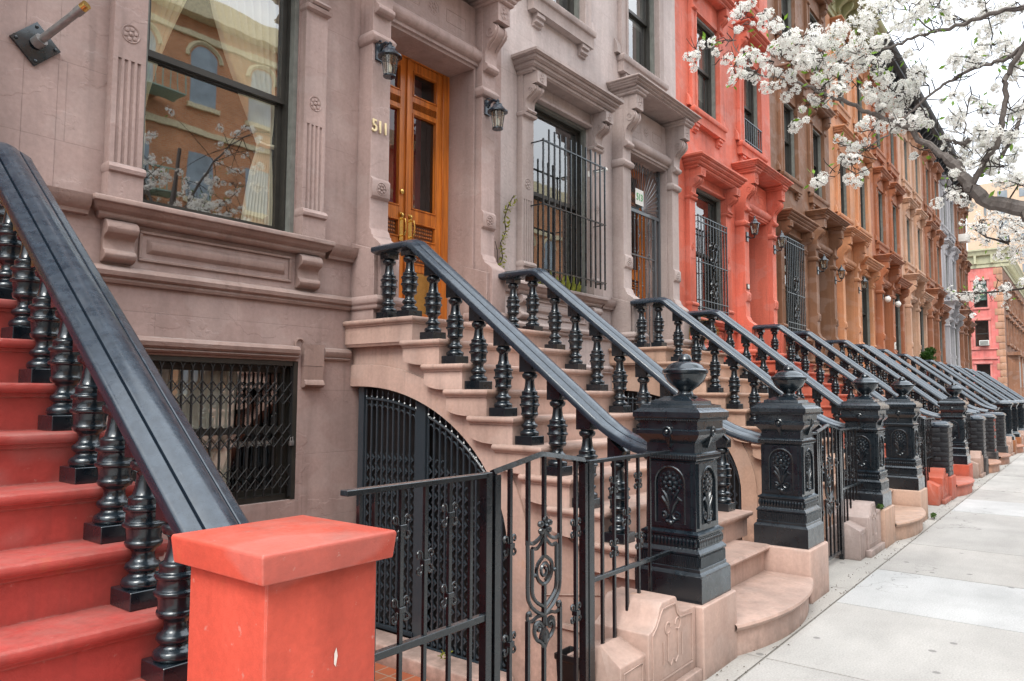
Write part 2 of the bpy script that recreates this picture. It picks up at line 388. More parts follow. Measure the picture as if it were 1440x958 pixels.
# ------------------------------------------------------------------ mesh builder
class MB:
    def __init__(s):
        s.v = []; s.f = []; s.mi = []
        s.xf = None
    def add(s, vs, fs, mi=0):
        b = len(s.v)
        if s.xf is not None:
            vs = [tuple(s.xf @ Vector(p)) for p in vs]
        s.v.extend([tuple(p) for p in vs])
        for f in fs:
            s.f.append([i + b for i in f]); s.mi.append(mi)
    def box(s, x0, x1, y0, y1, z0, z1, mi=0):
        v = [(x0, y0, z0), (x1, y0, z0), (x1, y1, z0), (x0, y1, z0), (x0, y0, z1), (x1, y0, z1), (x1, y1, z1), (x0, y1, z1)]
        s.add(v, [(0, 3, 2, 1), (4, 5, 6, 7), (0, 1, 5, 4), (1, 2, 6, 5), (2, 3, 7, 6), (3, 0, 4, 7)], mi)
    def prism(s, pts, plane, a, b, mi=0):
        """2-D outline pushed along the third axis"""
        def P(p, t):
            return {'yz': (t, p[0], p[1]), 'xz': (p[0], t, p[1]), 'xy': (p[0], p[1], t)}[plane]
        n = len(pts)
        v = [P(p, a) for p in pts] + [P(p, b) for p in pts]
        f = [list(range(n))[::-1], list(range(n, 2 * n))]
        f += [(i, (i + 1) % n, n + (i + 1) % n, n + i) for i in range(n)]
        s.add(v, f, mi)
    def lathe(s, prof, cx, cy, z0=0.0, n=16, mi=0, flute=None):
        v = []; f = []
        m = len(prof)
        for k in range(n):
            t = 2 * pi * k / n
            for i, (r, z) in enumerate(prof):
                rr = r
                if flute and flute[0] <= i <= flute[1]:
                    rr = r * (1 - (flute[2] if k % 2 else 0))
                v.append((cx + rr * cos(t), cy + rr * sin(t), z0 + z))
        for k in range(n):
            for i in range(m - 1):
                a = k * m + i; b = ((k + 1) % n) * m + i
                f.append((a, b, b + 1, a + 1))
        f.append([k * m for k in range(n)][::-1])
        f.append([k * m + m - 1 for k in range(n)])
        s.add(v, f, mi)
    def square(s, prof, cx, cy, mi=0):
        v = []; f = []
        for h, z in prof:
            v += [(cx - h, cy - h, z), (cx + h, cy - h, z), (cx + h, cy + h, z), (cx - h, cy + h, z)]
        m = len(prof)
        for i in range(m - 1):
            for k in range(4):
                a = i * 4 + k; b = i * 4 + (k + 1) % 4
                f.append((a, b, b + 4, a + 4))
        f.append((3, 2, 1, 0)); f.append(tuple((m - 1) * 4 + k for k in range(4)))
        s.add(v, f, mi)
    def tube(s, pts, r, n=6, mi=0, closed=False):
        pts = [Vector(p) for p in pts]
        m = len(pts)
        rs = r if isinstance(r, (list, tuple)) else [r] * m
        v = []; f = []
        up = Vector((0.13, 0.37, 0.92)).normalized()
        prev = None
        for i, p in enumerate(pts):
            if closed:
                d = pts[(i + 1) % m] - pts[i - 1]
            else:
                d = pts[min(i + 1, m - 1)] - pts[max(i - 1, 0)]
            if d.length < 1e-9:
                d = Vector((0, 0, 1))
            d.normalize()
            if prev is None:
                a = d.cross(up)
                if a.length < 0.1:
                    a = d.cross(Vector((1, 0, 0)))
            else:
                a = prev - d * prev.dot(d)
            a.normalize(); prev = a
            b = d.cross(a)
            for k in range(n):
                t = 2 * pi * k / n + pi / n
                v.append(p + a * (rs[i] * cos(t)) + b * (rs[i] * sin(t)))
        for i in range(m if closed else m - 1):
            j = (i + 1) % m
            for k in range(n):
                f.append((i * n + k, i * n + (k + 1) % n, j * n + (k + 1) % n, j * n + k))
        if not closed:
            f.append(list(range(n))[::-1]); f.append(list(range((m - 1) * n, m * n)))
        s.add(v, f, mi)
    def blob(s, c, rx, ry, rz, nu=8, nv=5, mi=0):
        v = []; f = []
        v.append((c[0], c[1], c[2] - rz))
        for j in range(1, nv):
            ph = -pi / 2 + pi * j / nv
            for i in range(nu):
                t = 2 * pi * i / nu
                v.append((c[0] + rx * cos(ph) * cos(t), c[1] + ry * cos(ph) * sin(t), c[2] + rz * sin(ph)))
        v.append((c[0], c[1], c[2] + rz))
        for i in range(nu):
            f.append((0, 1 + (i + 1) % nu, 1 + i))
        for j in range(nv - 2):
            for i in range(nu):
                a = 1 + j * nu + i; b = 1 + j * nu + (i + 1) % nu
                f.append((a, b, b + nu, a + nu))
        top = len(v) - 1; o = 1 + (nv - 2) * nu
        for i in range(nu):
            f.append((o + i, o + (i + 1) % nu, top))
        s.add(v, f, mi)
    def mould(s, prof, x0, x1, yb, mi=0, top=True):
        """moulding with mitred returns on both sides; prof = [(forward, sideways, z)], bottom to top"""
        v = []; f = []
        for d, w, z in prof:
            v += [(x0 - w, yb, z), (x0 - w, yb - d, z), (x1 + w, yb - d, z), (x1 + w, yb, z)]
        m = len(prof)
        for i in range(m - 1):
            for k in range(3):
                a = i * 4 + k
                f.append((a, a + 1, a + 5, a + 4))
        f.append((0, 3, 2, 1))
        t = (m - 1) * 4
        f.append((t, t + 1, t + 2, t + 3))
        f.append([i * 4 for i in range(m)][::1]); f.append([i * 4 + 3 for i in range(m)][::-1])
        s.add(v, f, mi)
    def build(s, name, mat, parent=None, bevel=0.0, smooth=35, mirror=None, color=None, seg=2):
        vs = s.v
        if mirror is not None:
            vs = [(mirror - x, y, z) for x, y, z in vs]
        me = bpy.data.meshes.new(name)
        me.from_pydata(vs, [], s.f)
        mats = mat if isinstance(mat, (list, tuple)) else [mat]
        for mm in mats:
            me.materials.append(mm)
        me.polygons.foreach_set('material_index', s.mi)
        bm = bmesh.new(); bm.from_mesh(me)
        bmesh.ops.recalc_face_normals(bm, faces=bm.faces)
        if bevel > 0:
            es = [e for e in bm.edges if len(e.link_faces) == 2 and e.calc_face_angle(0) > radians(32)]
            bmesh.ops.bevel(bm, geom=es, offset=bevel, segments=seg, affect='EDGES', profile=0.6, clamp_overlap=True)
        bm.to_mesh(me); bm.free()
        if smooth:
            me.polygons.foreach_set('use_smooth', [True] * len(me.polygons))
            me.set_sharp_from_angle(angle=radians(smooth))
        me.update()
        o = bpy.data.objects.new(name, me)
        COL.objects.link(o)
        if parent is not None:
            adopt(o, parent)
        if color is not None:
            o.color = (*color, 1)
        return o

def tag(o, label=None, cat=None, group=None, kind=None):
    if label: o['label'] = label
    if cat: o['category'] = cat
    if group: o['group'] = group
    if kind: o['kind'] = kind
    return o

def empty(name, loc=(0, 0, 0), rz=0.0):
    o = bpy.data.objects.new(name, None)
    o.empty_display_size = 0.2
    COL.objects.link(o)
    o.location = loc; o.rotation_euler = (0, 0, rz)
    return o

KIDS = {}

def text_mesh(name, body, size, extrude, mat, parent, loc, sx):
    cu = bpy.data.curves.new(name, 'FONT'); cu.body = body; cu.size = size; cu.extrude = extrude; cu.bevel_depth = 0.0015; cu.align_x = 'CENTER'
    tmp = bpy.data.objects.new(name + '_text', cu); COL.objects.link(tmp)
    me = bpy.data.meshes.new_from_object(tmp.evaluated_get(bpy.context.evaluated_depsgraph_get()))
    bpy.data.objects.remove(tmp)
    me.materials.clear(); me.materials.append(mat)
    o = bpy.data.objects.new(name, me); COL.objects.link(o); adopt(o, parent)
    o.location = loc; o.rotation_euler = (pi / 2, 0, 0); o.scale = (sx, 1, 1)
    return o

def adopt(o, parent):
    o.parent = parent
    KIDS.setdefault(parent.name, []).append(o)

def ALLKIDS(o):
    return list(KIDS.get(o.name, []))

def copy_tree(o, parent=None):
    c = o.copy(); COL.objects.link(c)
    if parent is not None:
        adopt(c, parent)
    for ch in ALLKIDS(o):
        copy_tree(ch, c)
    return c

def paint(o, col, skip=()):
    if o.type == 'MESH' and o.name.split('.')[0] not in skip:
        o.color = (*col, 1)
    for ch in ALLKIDS(o):
        paint(ch, col, skip)

# ------------------------------------------------------------------ camera
R_, P_, A_ = radians(0.249), radians(4.216), radians(38.013)
fw = Vector((cos(A_), sin(A_), 0)); rt = Vector((sin(A_), -cos(A_), 0)); up = Vector((0, 0, 1))
CF = fw * cos(P_) + up * sin(P_); CU = up * cos(P_) - fw * sin(P_)
CR = rt * cos(R_) + CU * sin(R_); CU = CU * cos(R_) - rt * sin(R_)
CAM = Vector((0, 0, 1.6))
cd = bpy.data.cameras.new('camera'); cam = bpy.data.objects.new('camera', cd); COL.objects.link(cam)
cd.sensor_width = 36.0; cd.lens = 36.0 * 1043.4 / 1440.0; cd.clip_start = 0.05; cd.clip_end = 2000
mx = Matrix(((CR.x, CU.x, -CF.x, 0), (CR.y, CU.y, -CF.y, 0), (CR.z, CU.z, -CF.z, 1.6), (0, 0, 0, 1)))
cam.matrix_world = mx
SC.camera = cam

def at(u, v, depth):
    """point that a pixel of the photograph shows at a given distance along the view"""
    return CAM + (CF + CR * ((u - 720) / 1043.4) - CU * ((v - 479) / 1043.4)) * depth

SUN, CLOUD = 2.1, 1.28

# ------------------------------------------------------------------ houses
YW, W = 5.33, 4.68            # facade plane, width of a house
DX, WX = 3.45, 1.21           # middle of the door and of the window bay inside a house
UP1, UP2 = 1.21, 3.43         # upper window bays
FLOORS = [(6.62, 8.42), (9.74, 11.50)]

def stepped(z0, z1, d0, d1, s0, s1, n):
    """profile of a hood built of n stepped fascias with small coves"""
    p = []
    for i in range(n):
        a, b = i / n, (i + 1) / n
        d = d0 + (d1 - d0) * (i + 1) / n
        dp = d0 + (d1 - d0) * (i + 0.45) / n
        w = s0 + (s1 - s0) * (i + 1) / n
        wp = s0 + (s1 - s0) * (i + 0.45) / n
        za = z0 + (z1 - z0) * a; zb = z0 + (z1 - z0) * b; h = zb - za
        p += [(dp, wp, za + 0.001), (dp + (d - dp) * 0.35, wp + (w - wp) * 0.35, za + h * 0.22), (d, w, za + h * 0.36), (d, w, za + h * 0.97)]
    return p

CONSOLE = [(0.0, 0.10), (0.015, 0.24), (0.05, 0.31), (0.09, 0.29), (0.12, 0.18), (0.14, 0.14), (0.26, 0.15), (0.34, 0.20),
           (0.40, 0.33), (0.45, 0.54), (0.50, 0.68), (0.56, 0.77), (0.62, 0.78), (0.66, 0.72), (0.69, 0.60), (0.70, 0.58), (0.705, 0.93), (1.0, 0.93)]

def console(mb, xc, w, z0, z1, y0, proj):
    pts = [(y0 + 0.06, z0)] + [(y0 - proj * p, z0 + (z1 - z0) * t) for t, p in CONSOLE] + [(y0 + 0.06, z1)]
    mb.prism(pts, 'yz', xc - w / 2, xc + w / 2)
    # ribs on the face of the scroll
    for k in (-0.28, 0.28):
        a = [(xc + k * w, y0 - proj * p - 0.004, z0 + (z1 - z0) * t) for t, p in CONSOLE[7:15]]
        mb.tube(a, 0.012 * w / 0.2, 5)
    zc = z0 + (z1 - z0) * 0.57; yc = y0 - proj * 0.45
    r = (z1 - z0) * 0.10
    for sx in (-1, 1):
        sp = [(xc + sx * (w / 2 + 0.002), yc + r * (1 - t / 16) * cos(t * 0.62 + 3), zc + r * (1 - t / 16) * sin(t * 0.62 + 3)) for t in range(15)]
        mb.tube(sp, 0.008, 4)

def rosette(mb, xc, zc, y, r, petals=6):
    mb.blob((xc, y, zc), r * 0.26, 0.012, r * 0.26, 8, 5)
    for k in range(petals):
        t = 2 * pi * k / petals + 0.3
        mb.blob((xc + r * 0.60 * cos(t), y + 0.002, zc + r * 0.60 * sin(t)), r * 0.27, 0.010, r * 0.27, 7, 4)
    mb.tube([(xc + r * cos(2 * pi * k / 18), y + 0.002, zc + r * sin(2 * pi * k / 18)) for k in range(18)], 0.006, 4, closed=True)

def fluted(mb, xc, hw, y, z0, z1, n=4):
    """pilaster shaft with flutes cut into its front"""
    pts = [(xc - hw, YW + 0.03), (xc - hw, y)]
    gw = hw * 2 * 0.115; pitch = hw * 2 * 0.78 / n; s0 = xc - hw * 0.78 + pitch / 2 - gw / 2
    for k in range(n):
        a = s0 + k * pitch
        pts += [(a, y), (a + gw * 0.15, y + 0.010), (a + gw * 0.5, y + 0.014), (a + gw * 0.85, y + 0.010), (a + gw, y)]
    pts += [(xc + hw, y), (xc + hw, YW + 0.03)]
    mb.prism(pts, 'xy', z0, z1)

def sheet_with_holes(mb, x0, x1, z0, z1, y, holes):
    xs = sorted({x0, x1, *[h[0] for h in holes], *[h[1] for h in holes]})
    zs = sorted({z0, z1, *[h[2] for h in holes], *[h[3] for h in holes]})
    idx = {}
    v = []; f = []
    def vid(i, j):
        if (i, j) not in idx:
            idx[(i, j)] = len(v); v.append((xs[i], y, zs[j]))
        return idx[(i, j)]
    for i in range(len(xs) - 1):
        for j in range(len(zs) - 1):
            cx, cz = (xs[i] + xs[i + 1]) / 2, (zs[j] + zs[j + 1]) / 2
            if any(h[0] < cx < h[1] and h[2] < cz < h[3] for h in holes):
                continue
            f.append((vid(i, j), vid(i + 1, j), vid(i + 1, j + 1), vid(i, j + 1)))
    mb.add(v, f)

BWIN = (0.56, 1.95, 0.72, 1.88)
PWIN = (WX - 0.665, WX + 0.665, 2.94, 5.26)
DOOR = (DX - 0.64, DX + 0.64, 2.26, 5.19)
UWINS = [(u - 0.50, u + 0.50, a, b) for a, b in FLOORS for u in (UP1, UP2)]
TOP = 13.0

def wall_mesh(x0=0.0, x1=W):
    mb = MB()
    holes = [BWIN, PWIN, DOOR] + UWINS
    sheet_with_holes(mb, x0, x1, -0.6, TOP, YW, holes)
    for h in holes:
        dep = 0.50 if h is DOOR else 0.24
        a, b, c, d = h
        y0, y1 = YW, YW + dep
        mb.add([(a, y0, c), (a, y0, d), (a, y1, d), (a, y1, c)], [(0, 1, 2, 3)])
        mb.add([(b, y0, c), (b, y0, d), (b, y1, d), (b, y1, c)], [(3, 2, 1, 0)])
        mb.add([(a, y0, d), (b, y0, d), (b, y1, d), (a, y1, d)], [(0, 1, 2, 3)])
        mb.add([(a, y0, c), (b, y0, c), (b, y1, c), (a, y1, c)], [(3, 2, 1, 0)])
    return mb

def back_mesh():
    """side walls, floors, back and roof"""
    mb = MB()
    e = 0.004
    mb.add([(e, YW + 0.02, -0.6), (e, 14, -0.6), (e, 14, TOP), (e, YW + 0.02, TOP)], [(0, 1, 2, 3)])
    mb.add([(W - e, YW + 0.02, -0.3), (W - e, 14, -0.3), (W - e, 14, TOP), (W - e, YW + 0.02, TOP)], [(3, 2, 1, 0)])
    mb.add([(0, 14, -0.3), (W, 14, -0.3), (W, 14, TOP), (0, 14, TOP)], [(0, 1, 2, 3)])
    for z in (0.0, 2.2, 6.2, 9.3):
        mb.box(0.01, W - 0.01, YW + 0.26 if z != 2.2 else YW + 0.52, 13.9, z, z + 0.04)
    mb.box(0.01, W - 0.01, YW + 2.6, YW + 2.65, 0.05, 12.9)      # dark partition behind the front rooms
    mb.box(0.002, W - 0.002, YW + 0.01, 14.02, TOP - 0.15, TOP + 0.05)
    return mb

def sash(mb, x0, x1, z0, z1, y, meet, fw_=0.055):
    """double-hung sash: outer frame, two sashes, meeting rail"""
    mb.box(x0, x0 + fw_, y - 0.02, y + 0.10, z0, z1)
    mb.box(x1 - fw_, x1, y - 0.02, y + 0.10, z0, z1)
    mb.box(x0 + fw_, x1 - fw_, y - 0.018, y + 0.10, z1 - fw_, z1 - 0.001)
    mb.box(x0 + fw_, x1 - fw_, y - 0.03, y + 0.10, z0 + 0.001, z0 + 0.045)
    for p, q in ((x0 + 0.001, x0 + 0.040), (x1 - 0.040, x1 - 0.001)):
        mb.box(p, q, y - 0.085, y - 0.021, z0 + 0.002, z1 - 0.002, 1)
    mb.box(x0 + 0.04, x1 - 0.04, y - 0.083, y - 0.021, z1 - 0.040, z1 - 0.003, 1)
    a, b = x0 + fw_ - 0.002, x1 - fw_ + 0.002
    st = 0.042
    # upper sash in front, lower sash behind it
    for (c, d, yy) in ((meet - 0.02, z1 - fw_ + 0.002, y + 0.012), (z0 + 0.044, meet + 0.02, y + 0.052)):
        mb.box(a, a + st, yy, yy + 0.036, c, d)
        mb.box(b - st, b, yy, yy + 0.036, c, d)
        mb.box(a + st, b - st, yy + 0.001, yy + 0.035, d - 0.045, d - 0.001)
        mb.box(a + st, b - st, yy + 0.001, yy + 0.035, c + 0.001, c + 0.05)

def panes(mb, x0, x1, z0, z1, y, meet, fw_=0.055):
    a, b = x0 + fw_ + 0.03, x1 - fw_ - 0.03
    for (c, d, yy) in ((meet + 0.01, z1 - fw_ - 0.02, y + 0.030), (z0 + 0.07, meet, y + 0.070)):
        mb.add([(a, yy, c), (b, yy, c), (b, yy, d), (a, yy, d)], [(0, 1, 2, 3)])

def curtain_mesh(mb, y, rows, pleats, amp, mi=0):
    """rows = [(z, xl, xr)] top to bottom"""
    v = []; f = []
    n = pleats * 6
    for z, a, b in rows:
        for k in range(n + 1):
            t = k / n
            v.append((a + (b - a) * t, y + amp * min(1, (b - a) * 2.2 + 0.25) * sin(t * pleats * 2 * pi + z * 0.6), z))
    for i in range(len(rows) - 1):
        for k in range(n):
            q = i * (n + 1) + k
            f.append((q, q + 1, q + n + 2, q + n + 1))
    mb.add(v, f, mi)

def hood_window(mb):
    """pilasters, consoles and hood of the parlour window"""
    for sx in (-1, 1):
        xc = WX + sx * 0.79; hw = 0.113
        # flared foot
        foot = [(xc - hw - 0.006, YW + 0.03), (xc - hw - 0.006, 5.225), (xc + hw + 0.006, 5.225), (xc + hw + 0.006, YW + 0.03)]
        mb.prism(foot, 'xy', 2.935, 3.115)
        mb.mould([(0.105, 0.006, 3.115), (0.125, 0.012, 3.125), (0.13, 0.014, 3.15), (0.115, 0.01, 3.175), (0.085, 0.0, 3.19)], xc - hw, xc + hw, YW)
        fluted(mb, xc, hw, 5.248, 3.188, 3.94)
        mb.box(xc - hw, xc + hw, 5.248, YW + 0.03, 3.939, 4.95)
        rosette(mb, xc, 4.13, 5.246, 0.062)
        mb.mould([(0.085, 0.001, 4.94), (0.12, 0.014, 4.955), (0.13, 0.018, 4.985), (0.09, 0.004, 5.0)], xc - hw, xc + hw, YW)
        console(mb, xc, 0.185, 4.99, 5.45, 5.252, 0.23)
        mb.box(xc - hw + 0.004, xc + hw - 0.004, 5.25, YW + 0.03, 4.99, 5.452)
        rosette(mb, xc, 5.385, 5.252 - 0.23 * 0.93 - 0.001, 0.05, 4)
    mb.box(WX - 0.68, WX + 0.68, 5.285, YW + 0.03, 5.27, 5.453)
    mb.mould([(0.045, 0, 5.25), (0.075, 0, 5.262), (0.08, 0, 5.29), (0.045, 0, 5.30)], WX - 0.679, WX + 0.679, YW)
    mb.mould([(0.14, -0.01, 5.449)] + stepped(5.45, 5.67, 0.20, 0.385, 0.0, 0.145, 4) + [(0.36, 0.12, 5.685), (-0.03, 0.0, 5.70)], WX - 0.885, WX + 0.885, YW)

def sill_parlour(mb):
    prof = [(0.03, -0.01, 2.795), (0.055, 0.02, 2.80), (0.075, 0.03, 2.825), (0.07, 0.03, 2.84), (0.11, 0.06, 2.862), (0.125, 0.075, 2.895), (0.14, 0.085, 2.90), (0.14, 0.085, 2.932), (0.13, 0.08, 2.941), (-0.02, -0.02, 2.95)]
    mb.mould(prof, WX - 0.915, WX + 0.915, YW)
    for sx in (-1, 1):
        xc = WX + sx * 0.79
        pr = [(YW + 0.03, 2.50), (5.30, 2.505), (5.262, 2.525), (5.25, 2.555), (5.262, 2.58), (5.285, 2.592), (5.29, 2.66), (5.275, 2.68), (5.235, 2.70), (5.222, 2.735), (5.235, 2.77), (5.27, 2.794), (YW + 0.03, 2.796)]
        mb.prism(pr, 'yz', xc - 0.108, xc + 0.108)
    # raised panel between the brackets
    for (g, d, a, b) in ((0.0, 0.012, 0.655, 0.60), ):
        x0, x1, z0, z1 = WX - 0.64, WX + 0.64, 2.545, 2.765
        for q0, q1, w0, w1 in ((x0, x1, z1 - 0.022, z1), (x0, x1, z0, z0 + 0.022), (x0, x0 + 0.022, z0 + 0.022, z1 - 0.022), (x1 - 0.022, x1, z0 + 0.022, z1 - 0.022)):
            mb.box(q0, q1, YW - 0.018, YW + 0.02, w0, w1)
        i = 0.055
        v = [(x0 + i, YW + 0.004, z0 + i), (x1 - i, YW + 0.004, z0 + i), (x1 - i, YW + 0.004, z1 - i), (x0 + i, YW + 0.004, z1 - i)]
        j = i + 0.03
        v += [(x0 + j, YW - 0.032, z0 + j), (x1 - j, YW - 0.032, z0 + j), (x1 - j, YW - 0.032, z1 - j), (x0 + j, YW - 0.032, z1 - j)]
        mb.add(v, [(4, 5, 6, 7), (0, 1, 5, 4), (1, 2, 6, 5), (2, 3, 7, 6), (3, 0, 4, 7)])

def run(mb, prof, x0, x1):
    """straight moulding along the facade, prof = [(forward, z)]"""
    pts = [(YW + 0.02, prof[0][1])] + [(YW - d, z) for d, z in prof] + [(YW + 0.02, prof[-1][1])]
    mb.prism(pts, 'yz', x0, x1)

STRING = [(0.0, 2.36), (0.025, 2.365), (0.035, 2.385), (0.03, 2.40), (0.055, 2.415), (0.062, 2.445), (0.045, 2.47), (0.02, 2.485)]
LEDGE = [(0.02, 2.80), (0.045, 2.805), (0.05, 2.83), (0.085, 2.86), (0.10, 2.905), (0.105, 2.93), (0.02, 2.945)]

def courses():
    out = []
    for nm, pr, a, b in (('string_course', STRING, 0.0, DX - 0.97), ('string_course', STRING, DX + 0.97, W), ('lintel_moulding', ROLL, 2.20, DX - 0.96), ('lintel_moulding', ROLL, DX + 0.96, W), ('ledge', LEDGE, 0.0, WX - 1.0), ('ledge', LEDGE, WX + 1.0, DX - 0.90), ('ledge', LEDGE, DX + 0.92, W)):
        mb = MB(); run(mb, pr, a, b); out.append((nm, mb))
    return out

ROLL = [(0.0, 1.895), (0.022, 1.90), (0.034, 1.915), (0.022, 1.925), (0.041, 1.945), (0.046, 1.975), (0.034, 2.0), (0.0, 2.012)]

def basement_bracket(mb):
    pr = [(YW + 0.02, 1.655), (5.29, 1.66), (5.265, 1.68), (5.275, 1.71), (5.295, 1.725), (5.29, 1.84), (YW + 0.02, 1.845)]
    mb.prism(pr, 'yz', 1.985, 2.185)
    mb.box(1.98, 2.19, 5.288, YW + 0.02, 1.843, 2.03)

def basement_lintel(mb):
    # lintel roll over the basement window with its small scrolls
    roll = [(0.0, 1.895), (0.03, 1.90), (0.045, 1.915), (0.03, 1.925), (0.055, 1.945), (0.062, 1.975), (0.045, 2.0), (0.0, 2.012)]
    run(mb, roll, 0.42, 1.93)
    for xc, zc, s in ((0.40, 2.03, 1), (1.955, 2.03, -1)):
        mb.tube([(xc + s * 0.045 * cos(t), YW - 0.004, zc + 0.045 * sin(t)) for t in [k * 0.42 - 0.9 for k in range(12)]], 0.014, 5)

def door_surround(mb):
    YP = 5.147
    for sx in (-1, 1):
        xc = DX + sx * 0.785; hw = 0.113
        # plinth, flare and shaft
        base = [(YW + 0.03, 2.262), (4.985, 2.262), (4.985, 2.93), (4.995, 2.955), (5.03, 2.985), (5.095, 3.03), (5.10, 3.055), (5.115, 3.06), (5.125, 3.10), (YP, 3.125), (YP, 4.87), (YW + 0.03, 4.87)]
        mb.prism(base, 'yz', xc - hw, xc + hw)
        mb.prism([(YW + 0.03, 2.262), (5.02, 2.262), (5.02, 2.90), (YW + 0.03, 3.0)], 'yz', xc - hw - 0.05, xc + hw + 0.03)
        mb.mould([(d + 0.345, 0.05 + d * 0.6, z) for d, z in STRING], xc - hw, xc + hw, YW)
        # raised block with a rosette
        mb.prism([(YP + 0.01, 3.39), (YP - 0.028, 3.425), (YP - 0.028, 3.575), (YP + 0.01, 3.615)], 'yz', xc - hw + 0.004, xc + hw - 0.004)
        rosette(mb, xc, 3.50, YP - 0.03, 0.058, 7)
        # cap, console, block
        mb.mould([(0.184, 0.001, 4.865), (0.22, 0.02, 4.885), (0.235, 0.028, 4.93), (0.21, 0.02, 4.965), (0.186, 0.004, 4.99)], xc - hw, xc + hw, YW)
        mb.box(xc - hw, xc + hw, YP, YW + 0.03, 4.98, 5.905)
        console(mb, xc, 0.205, 5.16, 5.895, YP + 0.003, 0.235)
        rosette(mb, xc, 5.79, YP + 0.003 - 0.235 * 0.93 - 0.001, 0.07, 4)
        for q in (-1, 1):
            x = xc + q * (hw + 0.001)
            mb.tube([(x, YP + 0.02, 5.72), (x, YP + 0.15, 5.72), (x, YP + 0.15, 5.84), (x, YP + 0.02, 5.84)], 0.005, 4, closed=True)
    # casing set back between pilasters
    for sx in (-1, 1):
        a, b = sorted((DX + sx * 0.672, DX + sx * 0.638))
        mb.box(a, b, 5.235, YW + 0.03, 2.263, 5.19)
    x0, x1 = DX - 0.673, DX + 0.673
    lint = [(YW + 0.03, 5.186), (5.235, 5.186), (5.232, 5.215), (5.205, 5.22), (5.205, 5.255), (5.185, 5.262), (5.16, 5.285), (5.145, 5.33), (5.155, 5.375), (5.185, 5.40), (5.20, 5.405), (5.20, 5.43), (5.245, 5.445), (5.25, 5.90), (YW + 0.03, 5.90)]
    mb.prism(lint, 'yz', x0, x1)
    for (a, b) in ((-0.50, -0.20), (0.20, 0.50)):
        mb.tube([(DX + a, 5.248, 5.56), (DX + b, 5.248, 5.56), (DX + b, 5.248, 5.70), (DX + a, 5.248, 5.70)], 0.007, 4, closed=True)
    rosette(mb, DX, 5.63, 5.247, 0.08, 8)
    # caps of the consoles and the hood
    for sx in (-1, 1):
        xc = DX + sx * 0.785
        mb.mould([(0.40, -0.005, 5.885)] + stepped(5.89, 5.975, 0.41, 0.455, 0.01, 0.05, 2) + [(0.43, 0.03, 5.985)], xc - 0.11, xc + 0.11, YW)
    mb.mould([(0.20, -0.02, 5.97)] + stepped(5.972, 6.09, 0.40, 0.535, 0.06, 0.155, 4) + [(0.50, 0.13, 6.105), (-0.03, 0.0, 6.13)], DX - 0.90, DX + 0.90, YW)

def hood_upper(mb, xc, z0, z1, top=False):
    """surround of an upper window: sill, eared casing, consoles, hood"""
    hw = 0.50
    mb.mould([(0.05, -0.02, z0 - 0.265), (0.10, 0.04, z0 - 0.255), (0.10, 0.04, z0 - 0.10), (0.125, 0.06, z0 - 0.09), (0.135, 0.065, z0 - 0.02), (0.12, 0.055, z0 - 0.002), (-0.03, 0, z0 + 0.006)], xc - hw - 0.16, xc + hw + 0.16, YW)
    for sx in (-1, 1):
        x = xc + sx * (hw + 0.02)
        z = z0 - 0.262
        pr = [(YW + 0.02, z), (5.245, z), (5.24, z - 0.05), (5.27, z - 0.06), (5.262, z - 0.11), (5.30, z - 0.12), (5.30, z - 0.15), (YW + 0.02, z - 0.16)]
        mb.prism(pr, 'yz', x - 0.085, x + 0.085)
        x = xc + sx * (hw + 0.10)
        a, b = x - 0.09, x + 0.09
        mb.box(a, b, 5.262, YW + 0.02, z0 + 0.005, z1 - 0.02)
        c, d = sorted((xc + sx * (hw + 0.185), xc + sx * (hw + 0.30)))
        mb.prism([(YW + 0.02, z0 + 0.004), (5.27, z0 + 0.004), (5.275, z0 + 0.12), (5.31, z0 + 0.20), (YW + 0.02, z0 + 0.26)], 'yz', c, d)
        e, g = sorted((xc + sx * (hw + 0.005), xc + sx * (hw + 0.05)))
        mb.box(e, g, 5.245, 5.265, z0 + 0.006, z1 - 0.05)
        console(mb, x, 0.15, z1 - 0.03, z1 + 0.42, 5.27, 0.18)
        mb.box(a + 0.01, b - 0.01, 5.268, YW + 0.02, z1 - 0.03, z1 + 0.425)
    mb.box(xc - hw - 0.01, xc + hw + 0.01, 5.285, YW + 0.02, z1 + 0.02, z1 + 0.426)
    mb.mould([(0.10, -0.01, z1 + 0.424)] + stepped(z1 + 0.425, z1 + 0.585, 0.17, 0.315, 0.0, 0.10, 3) + [(0.28, 0.08, z1 + 0.60), (-0.03, 0, z1 + 0.615)], xc - hw - 0.20, xc + hw + 0.20, YW)

def roof_cornice(mb):
    prof = [(0.02, 0, 12.15), (0.05, 0, 12.17), (0.05, 0, 12.30), (0.09, 0, 12.33), (0.09, 0, 12.80), (0.16, 0, 12.84), (0.42, 0, 12.88), (0.52, 0, 12.92), (0.52, 0, 13.03), (0.58, 0, 13.06), (0.63, 0, 13.14), (0.65, 0, 13.20), (0.65, 0, 13.24), (-0.02, 0, 13.34)]
    mb.mould([(d, 0.0, z) for d, _, z in prof], 0.003, W - 0.003, YW)
    n = 8
    for k in range(n):
        x = W * (k + 0.5) / n
        w = 0.10 if k % 2 else 0.16
        pr = [(YW + 0.0, 12.36), (5.20, 12.37), (5.15, 12.42), (5.17, 12.50), (5.10, 12.58), (4.98, 12.66), (4.93, 12.76), (4.94, 12.87), (YW, 12.87)]
        mb.prism(pr, 'yz', x - w / 2, x + w / 2)

